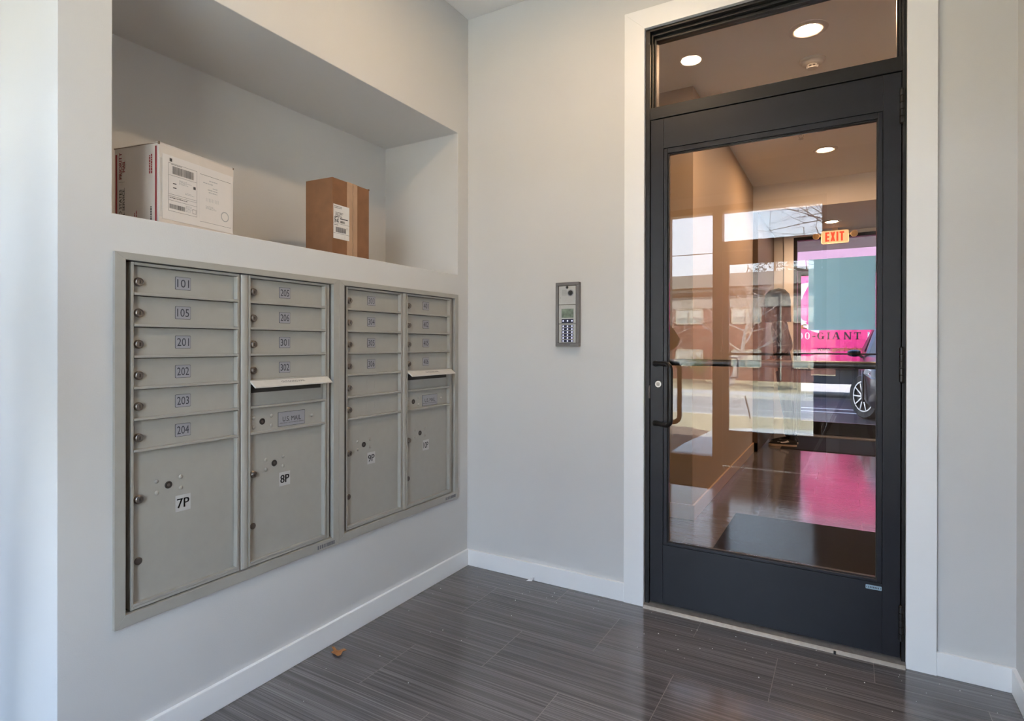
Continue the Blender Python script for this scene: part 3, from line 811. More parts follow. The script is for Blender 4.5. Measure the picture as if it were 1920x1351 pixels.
def detector(x, y, z, label):
    t = thing('smoke_detector', label, 'smoke detector', (x, y, z), group='ceiling smoke detectors')
    MB().lathe([(.072, 0), (.072, .006), (.064, .012), (.060, .014), (.058, .022), (.050, .028), (.034, .031)], (x, y, z), (0, 0, -1), 32).build('base', WHITEP, t, smooth=True)
    b = MB().lathe([(.033, .030), (.033, .034), (.026, .037), (.0, .038)], (x, y, z), (0, 0, -1), 24)
    for i in range(8):
        a = 2*PI*i/8; cx, cy = x+.029*math.cos(a), y+.029*math.sin(a)
        b.box(cx-.0025, cx+.0025, cy-.0025, cy+.0025, z-.046, z-.034)
    b.lathe([(.032, .046), (.030, .051), (.0, .053)], (x, y, z), (0, 0, -1), 24)
    b.build('sensor_cap', WHITEP, t, smooth=True)
    MB().lathe([(.022, .036), (.022, .047)], (x, y, z), (0, 0, -1), 16).build('sensor_core', LOCKD, t)
detector(1.548, 1.408, ZC, 'white smoke detector on the lobby ceiling behind the transom window')
detector(.917, -1.485, ZC, 'white smoke detector on the vestibule ceiling, faintly mirrored in the transom')
def sprinkler():
    x, y, z = 1.411, 2.662, ZC
    t = thing('sprinkler_head', 'small grey sprinkler head hanging from the lobby ceiling', 'sprinkler', (x, y, z))
    MB().lathe([(.034, 0), (.034, .003), (.020, .007), (.014, .030), (.011, .034)], (x, y, z), (0, 0, -1), 20).build('cup', STEEL, t, smooth=True)
    b = MB().tube([(x-.012, y, z-.03), (x-.016, y, z-.045), (x-.004, y, z-.066)], .003, 8).tube([(x+.012, y, z-.03), (x+.016, y, z-.045), (x+.004, y, z-.066)], .003, 8)
    b.tube([(x, y, z-.03), (x, y, z-.066)], .003, 8); b.lathe([(.018, .066), (.018, .069)], (x, y, z), (0, 0, -1), 16)
    b.build('deflector', STEEL, t)
    x, y = 1.552, 2.72
    t = thing('ceiling_vent', 'small flat grey cover plate on the lobby ceiling beside the sprinkler', 'cover plate', (x, y, z))
    MB().lathe([(.042, 0), (.042, .004), (.036, .006)], (x, y, z), (0, 0, -1), 24).build('cover', mat('cover_grey', (.40, .38, .36), .5), t)
sprinkler()
def exit_sign():
    x0, x1, z0, z1, y = 1.452, 1.752, 2.412, 2.575, 5.66
    xc = (x0+x1)/2
    t = thing('exit_sign', 'lit exit sign with red letters and two lamp heads above the far lobby door', 'exit sign', (xc, y, 2.602))
    H = mat('exit_case', (.80, .66, .45), .4)
    FACE = emis('exit_face', (1.0, .60, .27), .52)
    REDL = emis('exit_letters', (1.0, .09, .035), .58)
    b = MB().prism([(a, y-.022, c) for _, a, c in plate_outline(x0, x1, z0, z1, 0, .022)], (0, .05, 0))
    b.box(xc-.03, xc+.03, y-.015, y+.02, z1, 2.602)
    b.build('case', H, t)
    f = MB().prism([(a, y-.0235, c) for _, a, c in plate_outline(x0+.008, x1-.008, z0+.008, z1-.008, 0, .016)], (0, .0012, 0))
    f.build('lit_face', FACE, t)
    m = MB(); yy = y-.0245; s = .021; zb, zt = z0+.026, z1-.022; X = x0+.046; w = .044; g = .012
    def bar(a, b_, c, d): m.box(a, b_, yy, yy+.0008, c, d)
    bar(X, X+s, zb, zt); bar(X, X+w, zt-s, zt); bar(X, X+w, (zb+zt)/2-s/2, (zb+zt)/2+s/2); bar(X, X+w, zb, zb+s); X += w+g
    for sgn in (0, 1):
        a, b_ = (X, X+w+.008-s) if sgn == 0 else (X+w+.008-s, X)
        m.prism([(a, yy, zb), (a+s, yy, zb), (b_+s, yy, zt), (b_, yy, zt)], (0, .0008, 0))
    X += w+.008+g; bar(X, X+s, zb, zt); X += s+g
    bar(X, X+w+.006, zt-s, zt); bar(X+(w+.006-s)/2, X+(w+.006+s)/2, zb, zt)
    m.build('letters', REDL, t)
    for sx in (-1, 1):
        c = Vector((xc+sx*.205, y+.005, z1-.055)); d = Vector((sx*.35, -.8, -.35)).normalized()
        h = MB().lathe([(.018, -.05), (.036, -.02), (.042, .0), (.040, .006)], c, d, 22)
        h.tube([(xc+sx*.148, y+.01, z1-.055), c-d*.02], .012, 8)
        hd = h.build('lamp_head', H, t, smooth=True)
        MB().lathe([(.037, .0062), (.020, .011), (0, .012)], c, d, 22).build('lens', mat('lens_amber', (.35, .24, .12), .2) if 'lens_amber' not in MATS else MATS['lens_amber'], hd, smooth=True)
exit_sign()

# ------------------------------------------------------------------ mats, notice, litter
def mats_and_litter():
    MT = mat('mat_carpet', (.022, .020, .019), .95, bump=.8, bscale=900, var=.35, scale=700, spec=.1)
    def floor_mat(x0, x1, y0, y1, label):
        t = MB().box(x0, x1, y0, y1, 0, .007).build('floor_mat', [MT], bev=.004)
        tag(t, label, 'door mat', 'dark carpet door mats')
    floor_mat(1.075, 2.05, .33, 1.70, 'dark carpet mat on the lobby floor right behind the glass door')
    floor_mat(1.09, 2.30, 4.62, 5.66, 'dark carpet mat in front of the far lobby door')
    floor_mat(.30, 1.58, -3.06, -2.30, 'dark carpet mat at the street entrance, mirrored low in the glass')
    n = MB().box(1.600, 1.8235, .0305, .0309, 1.221, 1.4985)
    tag(n.build('notice_sheet', mat('sheet_blue', (.28, .52, .64), .32, var=.02, scale=5)), 'plain blue-grey sheet taped behind the right part of the door glass', 'sheet')
    # dry leaf
    LF = mat('dry_leaf', (.33, .14, .045), .7, var=.25, scale=120)
    base = [(-.020, -.006), (-.004, -.010), (.012, -.020), (.018, -.012), (.014, .004), (.022, .014), (.010, .018), (.000, .006), (-.010, .010), (-.024, .020), (-.030, .014), (-.016, .004)]
    bm = MB(); k = 1.25
    bm.prism([(a*k, b*k, .003+.004*math.sin(a*90)) for a, b in base], (0, 0, .0012))
    o = bm.build('dry_leaf', LF); o.location = (.088, -.990, .0065); o.rotation_euler = (.10, .12, R(15))
    tag(o, 'curled orange-brown dry leaf on the floor near the mailbox wall', 'leaf')
    s = MB().prism([(0, 0, 0), (.030, .002, .004), (.036, .010, .020), (.018, .012, .012), (.004, .010, .003)], (.0, .004, .001))
    o = s.build('paper_scrap', PAPERW); o.location = (.375, -.036, .0005)
    tag(o, 'crumpled white paper scrap on the floor against the back baseboard', 'scrap')
    bk = MB().box(1.690, 1.698, -.038, -.027, 0, .010)
    tag(bk.build('rubber_bumper', RUBBER, bev=.001), 'tiny black rubber bit on the floor at the door threshold', 'rubber bit')
    random.seed(21); c = MB()
    for i in range(70):
        if i < 40: x, y = random.uniform(1.0, 2.15), -.04-abs(random.gauss(0, .16))
        elif i < 52: x, y = random.uniform(.05, .9), random.uniform(-.2, -.03)
        else: x, y = random.uniform(.03, .6), random.uniform(-1.3, -.1)
        r = random.uniform(.0008, .0022)
        c.lathe([(r*.7, 0), (r, r*.5), (r*.5, r*1.1)], (x, y, 0), (0, 0, 1), 6)
    tag(c.build('grit', mat('grit_white', (.62, .60, .57), .7)), 'scattered white grit and crumbs on the dark floor', 'grit', kind='stuff')
mats_and_litter()
#--PART2--
# ------------------------------------------------------------------ outside, street side (seen mirrored in the door glass)
def zslope(y):       # ground height south of the house
    y = -y
    if y < 5.8: return -.03
    if y < 18.0: return -.03-1.17*(y-5.8)/12.2
    return -1.2
def street():
    GRASS = mat('dry_grass', (.265, .225, .140), .9, var=.45, scale=9, bump=.6, bscale=60)
    MULCH = mat('mulch', (.075, .055, .042), .95, var=.6, scale=60, bump=.8, bscale=90)
    CONC = mat('concrete', (.60, .575, .51), .8, var=.10, scale=5)
    ASPH = mat('asphalt', (.165, .172, .175), .85, var=.12, scale=40)
    LINE = mat('road_paint', (.62, .62, .58), .7)
    def ground(name, x0, x1, ys, mtl, lift, label, cat='ground'):
        m = MB(); n = len(ys)
        for a, b in zip(ys[:-1], ys[1:]):
            za, zb = zslope(a)+lift, zslope(b)+lift
            m.add([(x0, a, za), (x1, a, za), (x1, b, zb), (x0, b, zb), (x0, a, za-.3), (x1, a, za-.3), (x1, b, zb-.3), (x0, b, zb-.3)],
                  [(0, 3, 2, 1), (4, 5, 6, 7), (0, 1, 5, 4), (3, 7, 6, 2), (0, 4, 7, 3), (1, 2, 6, 5)])
        return struct(m.build(name, mtl), label, cat)
    ground('ground_lawn', -45, 45, [SF-.2, -5.8, -18.0], GRASS, -.02, 'dry tan lawn between the house and the street')
    struct(MB().box(-45, 45, -26.0, -18.0, -1.6, -1.30).build('ground_road', ASPH), 'grey asphalt street', 'ground')
    r = MB().box(-45, 45, -21.10, -20.95, -1.31, -1.296)
    struct(r.build('ground_road_line', LINE), 'white line along the middle of the street', 'ground')
    c = MB().box(-45, 45, -18.25, -18.0, -1.5, -1.19).box(-45, 45, -26.25, -26.0, -1.5, -1.17)
    struct(c.build('ground_curb', CONC), 'concrete curbs of the street', 'ground')
    struct(MB().box(-45, 45, -28.6, -26.25, -1.6, -1.19).build('ground_sidewalk', CONC), 'far concrete sidewalk', 'ground')
    struct(MB().box(-45, 45, -60, -28.6, -1.6, -1.20).build('ground_far_lawn', GRASS), 'far strip of dry grass', 'ground')
    # mulch bed and the curved front walk
    m = MB().prism([(-4, SF-.2, -.06), (.06, SF-.2, -.06), (.05, -4.6, -.06), (.13, -5.6, -.06), (-.3, -5.9, -.06), (-4, -5.7, -.06)], (0, 0, .045))
    struct(m.build('ground_mulch', MULCH), 'dark mulch bed beside the front walk', 'ground')
    def edge(tab, y):
        for (x0, y0), (x1, y1) in zip(tab[:-1], tab[1:]):
            if y1 <= y <= y0: return x0+(x1-x0)*(y-y0)/(y1-y0)
        return tab[-1][0]
    west = [(.03, -3.4), (.02, -3.95), (.12, -5.7), (.20, -6.5), (.42, -7.2), (.9, -7.9), (1.7, -8.5), (3.2, -9.1)]
    east = [(2.3, -3.4), (2.3, -5.0), (2.6, -6.2), (3.6, -7.2), (5.5, -7.8), (9.0, -8.2), (9.0, -9.1)]
    ys = [SF-.2, -4.0, -4.9, -5.8, -6.2, -6.6, -7.0, -7.4, -7.8, -8.2, -8.6, -9.05]
    w = MB()
    for ya, yb in zip(ys[:-1], ys[1:]):
        q = [(edge(west, ya), ya), (edge(east, ya), ya), (edge(east, yb), yb), (edge(west, yb), yb)]
        w.add([(x, y, zslope(y)+.012) for x, y in q]+[(x, y, zslope(y)-.10) for x, y in q],
              [(0, 3, 2, 1), (4, 5, 6, 7), (0, 1, 5, 4), (3, 7, 6, 2), (0, 4, 7, 3), (1, 2, 6, 5)])
    ob = w.build('ground_walk', CONC)
    struct(ob, 'pale concrete front walk curving away over the lawn', 'ground')
street()

def brick_material():
    m, nt, b = node_mat('red_brick')
    tc = nt.nodes.new('ShaderNodeTexCoord'); sp = nt.nodes.new('ShaderNodeSeparateXYZ'); cb = nt.nodes.new('ShaderNodeCombineXYZ')
    nt.links.new(tc.outputs['Object'], sp.inputs[0]); nt.links.new(sp.outputs['X'], cb.inputs[0]); nt.links.new(sp.outputs['Z'], cb.inputs[1])
    br = nt.nodes.new('ShaderNodeTexBrick'); nt.links.new(cb.outputs[0], br.inputs['Vector'])
    br.inputs['Color1'].default_value = (.125, .036, .024, 1); br.inputs['Color2'].default_value = (.088, .026, .018, 1); br.inputs['Mortar'].default_value = (.125, .072, .056, 1)
    br.inputs['Scale'].default_value = 1.0; br.inputs['Brick Width'].default_value = .22; br.inputs['Row Height'].default_value = .075; br.inputs['Mortar Size'].default_value = .008
    nt.links.new(br.outputs['Color'], b.inputs['Base Color']); b.inputs['Roughness'].default_value = .85
    return m
def brick_building():
    BR = brick_material()
    GR = mat('fascia_grey', (.15, .147, .138), .8, var=.10, scale=8)
    BND = mat('band_grey', (.21, .195, .175), .7); DK = mat('band_dark', (.10, .065, .045), .7)
    WF = mat('window_frame_tan', (.34, .30, .24), .5); WG = mat('window_glass_dull', (.20, .23, .22), .12, var=.15, scale=2); SH = mat('window_shade', (.42, .42, .38), .6)
    Y = -38.08; x0, x1 = -24.0, 12.0; zb = -1.2
    t = thing('brick_building', 'long two storey red brick building across the street under a grey flat roof edge', 'building', ((x0+x1)/2, Y-6, zb))
    MB().box(x0, x1, Y-12, Y, zb, 4.55).build('brick_wall', BR, t)
    MB().box(x0-.4, x1+.4, Y-12.4, Y+.45, 4.99, 5.85).build('roof_edge', GR, t)
    MB().box(x0-.25, x1+.25, Y-12.2, Y+.28, 4.90, 4.99).box(x0-.12, x1+.12, Y-12.1, Y+.14, 4.52, 4.70).build('roof_trim', DK, t)
    MB().box(x0-.2, x1+.2, Y-12.2, Y+.22, 4.70, 4.90).build('soffit_board', BND, t)
    MB().box(x0-.03, x1+.03, Y-12.03, Y+.05, 3.62, 4.40).build('stone_band', BND, t)
    for xw in (-19.5, -15.5, -11.5, -7.6, -3.95, -.3, 3.4, 7.2):
        for z0, z1 in ((2.55, 3.60), (-.35, .84)):
            f = MB(); w = .92
            f.box(xw-w, xw+w, Y-.02, Y+.05, z0, z0+.08); f.box(xw-w, xw+w, Y-.02, Y+.05, z1-.07, z1); f.box(xw-w, xw-w+.08, Y-.02, Y+.05, z0, z1); f.box(xw+w-.08, xw+w, Y-.02, Y+.05, z0, z1); f.box(xw-.05, xw+.05, Y-.02, Y+.05, z0, z1)
            fo = f.build('window', WF, t)
            MB().box(xw-w, xw+w, Y-.02, Y+.015, z0, z1).build('pane', WG, fo)
            MB().box(xw-w+.08, xw+w-.08, Y+.014, Y+.024, z0+(z1-z0)*.42, z1-.07).build('shade', SH, fo)
    for xr, lab in ((-13.5, ''), (-1.9, '')):
        MB().tube([(xr, Y+.07, 4.6), (xr, Y+.07, zb+.1)], .05, 8).build('downpipe', BND, t)
brick_building()

def branch(m, p, d, ln, r, depth, rnd, mi=0, spread=.55, up=.05, droop=0.0, nseg=4):
    pts = [Vector(p)]; rs = [r]; d = Vector(d).normalized()
    for i in range(nseg):
        d = (d+Vector((rnd.uniform(-1, 1), rnd.uniform(-1, 1), rnd.uniform(-1, 1)))*.13+Vector((0, 0, up-droop))).normalized()
        pts.append(pts[-1]+d*ln/nseg); rs.append(r*(1-.5*(i+1)/nseg))
    m.tube(pts, rs, 5 if depth > 1 else 3, mi, cap=False)
    if depth <= 0: return
    n = 3 if depth > 1 else 4
    for i in range(n):
        k = rnd.randint(1, nseg); q = pts[k]
        ax = Vector((rnd.uniform(-1, 1), rnd.uniform(-1, 1), rnd.uniform(-.6, 1))).normalized()
        nd = (d*(1-spread)+ax*spread*1.1).normalized()
        branch(m, q, nd, ln*rnd.uniform(.55, .8), rs[k]*.62, depth-1, rnd, mi, spread, up, droop, nseg)
def trees():
    BK = mat('bark_dark', (.075, .062, .055), .9, var=.3, scale=20); WH = mat('bark_birch', (.55, .49, .44), .7, var=.25, scale=25); TW = mat('twig_pale', (.62, .51, .45), .8)
    NE = mat('needles', (.05, .075, .035), .9, var=.4, scale=8)
    def bare(name, label, cat, base, lean, h, seed, depth, mats, group=None, r=.2, first=.35, nb=9, up=.06, spread=.55):
        rnd = random.Random(seed)
        t = thing(name, label, cat, base, group=group)
        b = Vector(base); top = b+Vector(lean)+Vector((0, 0, h*.8)); tr = MB()
        pts = [b+(top-b)*f+Vector((rnd.uniform(-.1, .1), rnd.uniform(-.1, .1), 0))*(f > 0) for f in (0, .2, .4, .6, .8, 1)]
        tr.tube(pts, [r, r*.85, r*.7, r*.55, r*.4, r*.22], 8); tr.build('trunk', mats[0], t, smooth=True)
        br = MB()
        for i in range(nb):
            f = first+(1-first)*(i/(nb-1)); k = min(4, int(f*5)); q = pts[k]+(pts[k+1]-pts[k])*(f*5-k)
            a = i*2.4+rnd.uniform(-.4, .4)
            branch(br, q, (math.cos(a), math.sin(a), .55), h*.38*(1.15-f*.55), r*.42*(1.1-f*.6), depth, rnd, 0, spread, up)
        br.build('branches', mats[1], t)
        return t
    bare('birch_tree', 'leaning pale barked bare tree before the brick building', 'tree', (-4.05, -33.0, -1.2), (1.4, 0, 0), 6.4, 3, 4, (WH, TW), 'pale bare trees before the brick building', .15, .3, 10)
    bare('birch_tree', 'pale bare tree with thin stems nearer the corner of the brick building', 'tree', (-8.4, -34.2, -1.2), (.5, 0, 0), 5.2, 7, 4, (WH, TW), 'pale bare trees before the brick building', .13, .25, 10)
    bare('bare_tree', 'large dark bare tree reaching over the street', 'tree', (3.2, -29.6, -1.2), (.3, 0, 0), 13.5, 12, 4, (BK, BK), None, .26, .30, 22, .02, .62)
    # evergreen behind the roof
    t = thing('pine_tree', 'flat topped evergreen tree showing above the roof', 'tree', (-4.0, -56, -1.2))
    MB().tube([(-4, -56, -1.2), (-4, -56, 9.6)], [.3, .08], 8).build('trunk', BK, t)
    rnd = random.Random(4); m = MB()
    for i in range(260):
        a = rnd.uniform(0, 2*PI); z = rnd.uniform(5.2, 9.8); rr = rnd.uniform(.3, 1)*3.0*(1.1-abs(z-7)/4.2)
        p = Vector((-4+math.cos(a)*rr, -56+math.sin(a)*rr, z))
        for k in range(5):
            d = Vector((rnd.uniform(-1, 1), rnd.uniform(-1, 1), rnd.uniform(-.3, .5))).normalized()*rnd.uniform(.35, .7); w = d.cross(Vector((0, 0, 1))).normalized()*.07
            m.add([p-w, p+w, p+d], [(0, 1, 2)])
    m.build('foliage', NE, t)
    # low shrub by the wall
    LV = mat('shrub_leaf', (.22, .23, .09), .7, var=.4, scale=15)
    t = thing('shrub', 'low leafy green shrub at the foot of the brick wall', 'shrub', (-6.3, -36.6, -1.2)); rnd = random.Random(9); m = MB(); s = MB()
    for i in range(14):
        a = rnd.uniform(0, 2*PI); e = Vector((-6.3+math.cos(a)*rnd.uniform(.2, .8), -36.6+math.sin(a)*.6, -1.2+rnd.uniform(.6, 1.6)))
        s.tube([(-6.3, -36.6, -1.2), e], [.025, .01], 5)
        for k in range(26):
            p = e+Vector((rnd.gauss(0, .2), rnd.gauss(0, .2), rnd.gauss(0, .22))); u = Vector((rnd.uniform(-1, 1), rnd.uniform(-1, 1), rnd.uniform(-1, 1))).normalized(); v = u.orthogonal().normalized()*.045; u = u*.09
            m.add([p-u, p-v, p+u, p+v], [(0, 1, 2, 3)])
    m.build('leaves', LV, t); s.build('stems', BK, t)
    # power line on two poles and the stake in the lawn
    WIRE = mat('wire_black', (.02, .02, .02), .6); POLE = mat('pole_wood', (.11, .085, .065), .9, var=.3, scale=12)
    poles = []
    for x, lab in ((-22.0, 'wooden utility pole far left along the street'), (16.0, 'wooden utility pole far right along the street')):
        t = thing('utility_pole', lab, 'utility pole', (x, -20-8+7.98, -1.2), group='street utility poles')
        y = -20.02
        MB().tube([(x, y+2.3, -1.2), (x, y+2.3, 6.2)], [.15, .11], 10).build('pole', POLE, t, smooth=True)
        MB().box(x-.05, x+.05, y+1.5, y+3.1, 4.5, 4.62).build('crossarm', POLE, t)
        MB().lathe([(.02, 4.62), (.035, 4.63), (.035, 4.65), (.02, 4.66), (.03, 4.672), (.012, 4.680)], (x, y+1.62, 0), (0, 0, 1), 10).build('insulator', MATS['window_shade'], t)
    w = MB(); pts = [(-22+38*i/24, -20.02+1.62, 4.70-.36*(1-((i-12)/12)**2)) for i in range(25)]
    w.tube(pts, .016, 5)
    tag(w.build('power_line', WIRE), 'dark overhead wire crossing the sky along the street', 'wire')
    sk = MB().tube([(-.62, -15.2, zslope(-15.2)-.1), (-.78, -15.2, zslope(-15.2)+.62)], .022, 7)
    tag(sk.build('garden_stake', WIRE), 'dark leaning stake at the edge of the lawn', 'stake')
trees()

# ------------------------------------------------------------------ outside, far side: pink truck, dark car
def parking():
    ASPH = mat('asphalt_dark', (.024, .022, .026), .85, var=.15, scale=30)
    LINE = MATS['road_paint']
    struct(MB().box(-40, 40, NF+.2, 90, -.3, -.015).build('ground_parking', ASPH), 'dark asphalt behind the lobby', 'ground')
    m = MB()
    for y in (9.0, 9.6): m.box(-6, 8, y, y+.10, -.016, -.011)
    struct(m.build('ground_parking_line', LINE), 'white lines painted on the dark asphalt', 'ground')
    CN = mat('canopy_grey', (.30, .29, .28), .7)
    struct(MB().box(-4.0, 6.0, NF+.2, NF+2.9, 2.78, 3.0).build('sun_block_canopy', CN), 'flat canopy added above the far lobby door to block the sun', 'roof')  # canopy added to keep sun from entering the lobby
    struct(MB().box(-4.0, 6.0, SF-.2, NF+.2, ZC+.12, ZC+.35).build('roof', CN), 'flat roof over vestibule and lobby', 'roof')
    W = mat('house_siding', (.40, .40, .40), .8)
    t = thing('neighbour_house', 'plain grey house far behind the pink truck', 'house', (4, 34, 0))
    MB().box(-16, 24, 32, 40, -.02, 5.2).build('walls', W, t)
    MB().prism([(-16.4, 31.5, 5.2), (-16.4, 40.5, 5.2), (-16.4, 36, 8.2)], (40.8, 0, 0)).build('roof', MATS['asphalt_dark'], t)
parking()

def serif(m, ch, x, z, h, w, y, mi):
    """Simple roman capitals and figures built from strokes, on the plane y (facing -y)."""
    T, S = .26*w, .10*w; e = .004
    def bx(a, b, c, d): m.box(x+a*w, x+b*w, y-e, y, z+c*h, z+d*h, mi)
    def dg(a, c, b, d, th): m.prism([(x+a*w, y-e, z+c*h), (x+a*w+th, y-e, z+c*h), (x+b*w+th, y-e, z+d*h), (x+b*w, y-e, z+d*h)], (0, e, 0), mi)
    def foot(a, c): bx(a-.12, a+.38, c, c+.07)
    if ch == 'I': bx(.38, .62, 0, 1); bx(.2, .8, 0, .07); bx(.2, .8, .93, 1)
    elif ch == 'T': bx(.38, .62, 0, 1); bx(.2, .8, 0, .07); bx(0, 1, .92, 1); bx(0, .08, .74, 1); bx(.92, 1, .74, 1)
    elif ch == 'N': bx(.08, .17, 0, 1); bx(.83, .92, 0, 1); dg(.02, 1, .72, 0, .24*w); bx(-.05, .30, 0, .06); bx(.7, 1.05, .94, 1)
    elif ch == 'M': bx(.08, .17, 0, 1); bx(.78, 1.0, 0, 1); dg(.02, 1, .40, .05, .2*w); dg(.40, .05, .80, 1, .09*w); bx(-.05, .30, 0, .06); bx(.68, 1.1, 0, .06)
    elif ch == 'A': dg(.06, 0, .44, 1, .09*w); dg(.44, 1, .74, 0, .24*w); bx(.26, .72, .30, .37); bx(-.05, .30, 0, .06); bx(.62, 1.08, 0, .06)
    elif ch == 'E': bx(.1, .34, 0, 1); bx(0, .95, 0, .08); bx(0, .9, .92, 1); bx(.3, .75, .47, .54); bx(.87, .95, 0, .26)
    elif ch == '-': bx(.15, .85, .34, .48)
    elif ch in 'GO0CS':
        n = 28; a0, a1 = (0, 2*PI) if ch in 'O0' else (R(38), R(330))
        for i in range(n):
            t0 = a0+(a1-a0)*i/n; t1 = a0+(a1-a0)*(i+1)/n
            def pt(t, o):
                k = abs(math.cos(t)); ri = .5-(.09+.17*k) if o == 0 else .5
                return (x+w*(.5+ri*math.cos(t)), y-e, z+h*(.5+(.5 if o else .43)*math.sin(t)))
            m.quad(pt(t0, 0), pt(t1, 0), pt(t1, 1), pt(t0, 1), mi)
        if ch == 'G': bx(.70, .94, .05, .44); bx(.58, 1.04, .40, .46)
def pink_truck():
    PK = mat('truck_pink', (.86, .035, .17), .45, var=.03, scale=2); DP = mat('truck_rail', (.62, .10, .17), .5); MV = mat('truck_mauve', (.36, .17, .22), .5, var=.05, scale=2)
    WT = mat('truck_white', (.80, .76, .76), .5); YL = mat('truck_yellow', (.72, .36, .06), .5); CH = mat('truck_chassis', (.035, .035, .038), .7); TY = mat('tyre', (.015, .015, .015), .8); HB = mat('wheel_white', (.42, .42, .42), .5)
    t = thing('box_truck', 'pink moving truck with black and yellow lettering behind the lobby door', 'truck', (2.2, 13.2, 0))
    x0, x1, y, y1, zb, zt = -2.6, 4.3, 12.0, 14.4, .82, 3.55
    b = MB().box(x0, x1, y, y1, zb, 2.72); body = b.build('cargo_box', PK, t, bev=.01)
    MB().box(x0, x1, y, y1, 2.72, zt).build('cargo_top', MV, t, bev=.01)
    MB().box(x0, x1, y-.015, y1+.015, .64, .82).box(x0, x1, y-.012, y, 2.70, 2.74).build('rail', DP, t, bev=.004)
    rv = MB()
    for xx in (.45, 1.10, 1.75, 2.40):
        for i in range(22): rv.lathe([(.007, 0), (.004, .004)], (xx, y, .90+i*.08), (0, -1, 0), 6)
    rv.build('rivets', PK, body)
    L = MB(); yy = y-.001
    for ch, xl in (('0', .785), ('0', .925)): serif(L, ch, xl, 1.285, .155, .095, yy, 1)
    for ch, xl, w in (('-', 1.055, .09), ('G', 1.165, .135), ('I', 1.335, .10), ('A', 1.455, .145), ('N', 1.675, .140), ('T', 1.865, .125)): serif(L, ch, xl, 1.285, .155, w, yy, 0)
    serif(L, 'M', 2.10, 1.285, .155, .17, yy, 1); serif(L, 'E', 2.34, 1.285, .155, .11, yy, 1); serif(L, 'N', 2.50, 1.285, .155, .14, yy, 1)
    serif(L, 'I', .375, 1.285, .155, .08, yy, 1); serif(L, '-', .50, 1.285, .155, .09, yy, 1)
    L.text('8', (.635, yy-.002, 1.285), (1, 0, 0), (0, 0, 1), .155, 1, width=.09)
    L.text('www.', (1.165, yy-.004, 1.035), (1, 0, 0), (0, 0, 1), .085, 0, width=.28, bold=True)
    L.text('gentlegiant', (1.455, yy-.004, 1.035), (1, 0, 0), (0, 0, 1), .085, 2, width=.62, bold=True)
    L.text('.com', (2.10, yy-.004, 1.035), (1, 0, 0), (0, 0, 1), .085, 0, width=.28, bold=True)
    L.build('lettering', [INKB, WT, YL], body)
    G = MB(); n = 40
    c = Vector((1.30, yy-.002, 2.02))
    def ring(r0, r1, mi, dy, a0=0, a1=2*PI):
        for i in range(n):
            t0, t1 = a0+(a1-a0)*i/n, a0+(a1-a0)*(i+1)/n
            P = lambda t_, r: (c.x+r*math.cos(t_), c.y+dy, c.z+r*math.sin(t_))
            G.quad(P(t0, r0), P(t1, r0), P(t1, r1), P(t0, r1), mi)
    ring(.52, .60, 0, 0, R(200), R(260))
    G.prism([(.80, yy-.003, 2.05), (.80, yy-.003, 2.52), (1.02, yy-.003, 2.55), (.90, yy-.003, 2.30)], (0, .002, 0), 0)
    G.prism([(.70, yy-.003, 1.70), (.80, yy-.003, 1.74), (.96, yy-.003, 1.68), (.90, yy-.003, 1.66)], (0, .002, 0), 0)
    G.text('c', (.845, yy-.004, 1.52), (1, 0, 0), (0, 0, 1), .15, 1, width=.12, bold=True)
    G.box(2.205, 2.245, yy-.004, yy, 1.54, 1.66, 1)
    G.build('painted_emblem', [WT, YL], body)
    k = MB().box(x0+.2, x1-.1, y+.35, y1-.35, .45, .64); k.build('chassis', CH, t)
    MB().box(.55, 2.55, y+.12, y+.75, .30, .62).build('tool_locker', CH, t, bev=.02)
    MB().box(x0, x0+.1, y+.1, y1-.1, .35, .5).build('bumper', CH, t)
    def wheel(xw, yw):
        w = MB().lathe([(.30, -.12), (.45, -.11), (.48, -.06), (.48, .06), (.45, .11), (.30, .12)], (xw, yw, .465), (0, -1, 0), 28)
        wo = w.build('wheel', TY, t, smooth=True)
        MB().lathe([(.30, .08), (.28, .10), (.20, .05), (.12, .06), (.10, .11), (0, .115)], (xw, yw, .465), (0, -1, 0), 24).build('hub', HB, wo, smooth=True)
    for xw in (-1.5, 5.6):
        wheel(xw, y+.20); wheel(xw, y1-.2)
    cab = MB(); prof = [(4.35, .55), (6.6, .55), (6.75, .75), (6.72, 1.30), (6.05, 1.45), (5.6, 2.35), (4.35, 2.40)]
    cab.prism([(a, y+.08, c_) for a, c_ in prof], (0, 2.24, 0)); cb = cab.build('cab', WT, t, bev=.05)
    MB().prism([(4.75, y+.075, 1.45), (5.85, y+.075, 1.45), (5.52, y+.075, 2.2), (4.75, y+.075, 2.25)], (0, .02, 0)).build('cab_window', MATS['window_glass_dull'], cb)
pink_truck()

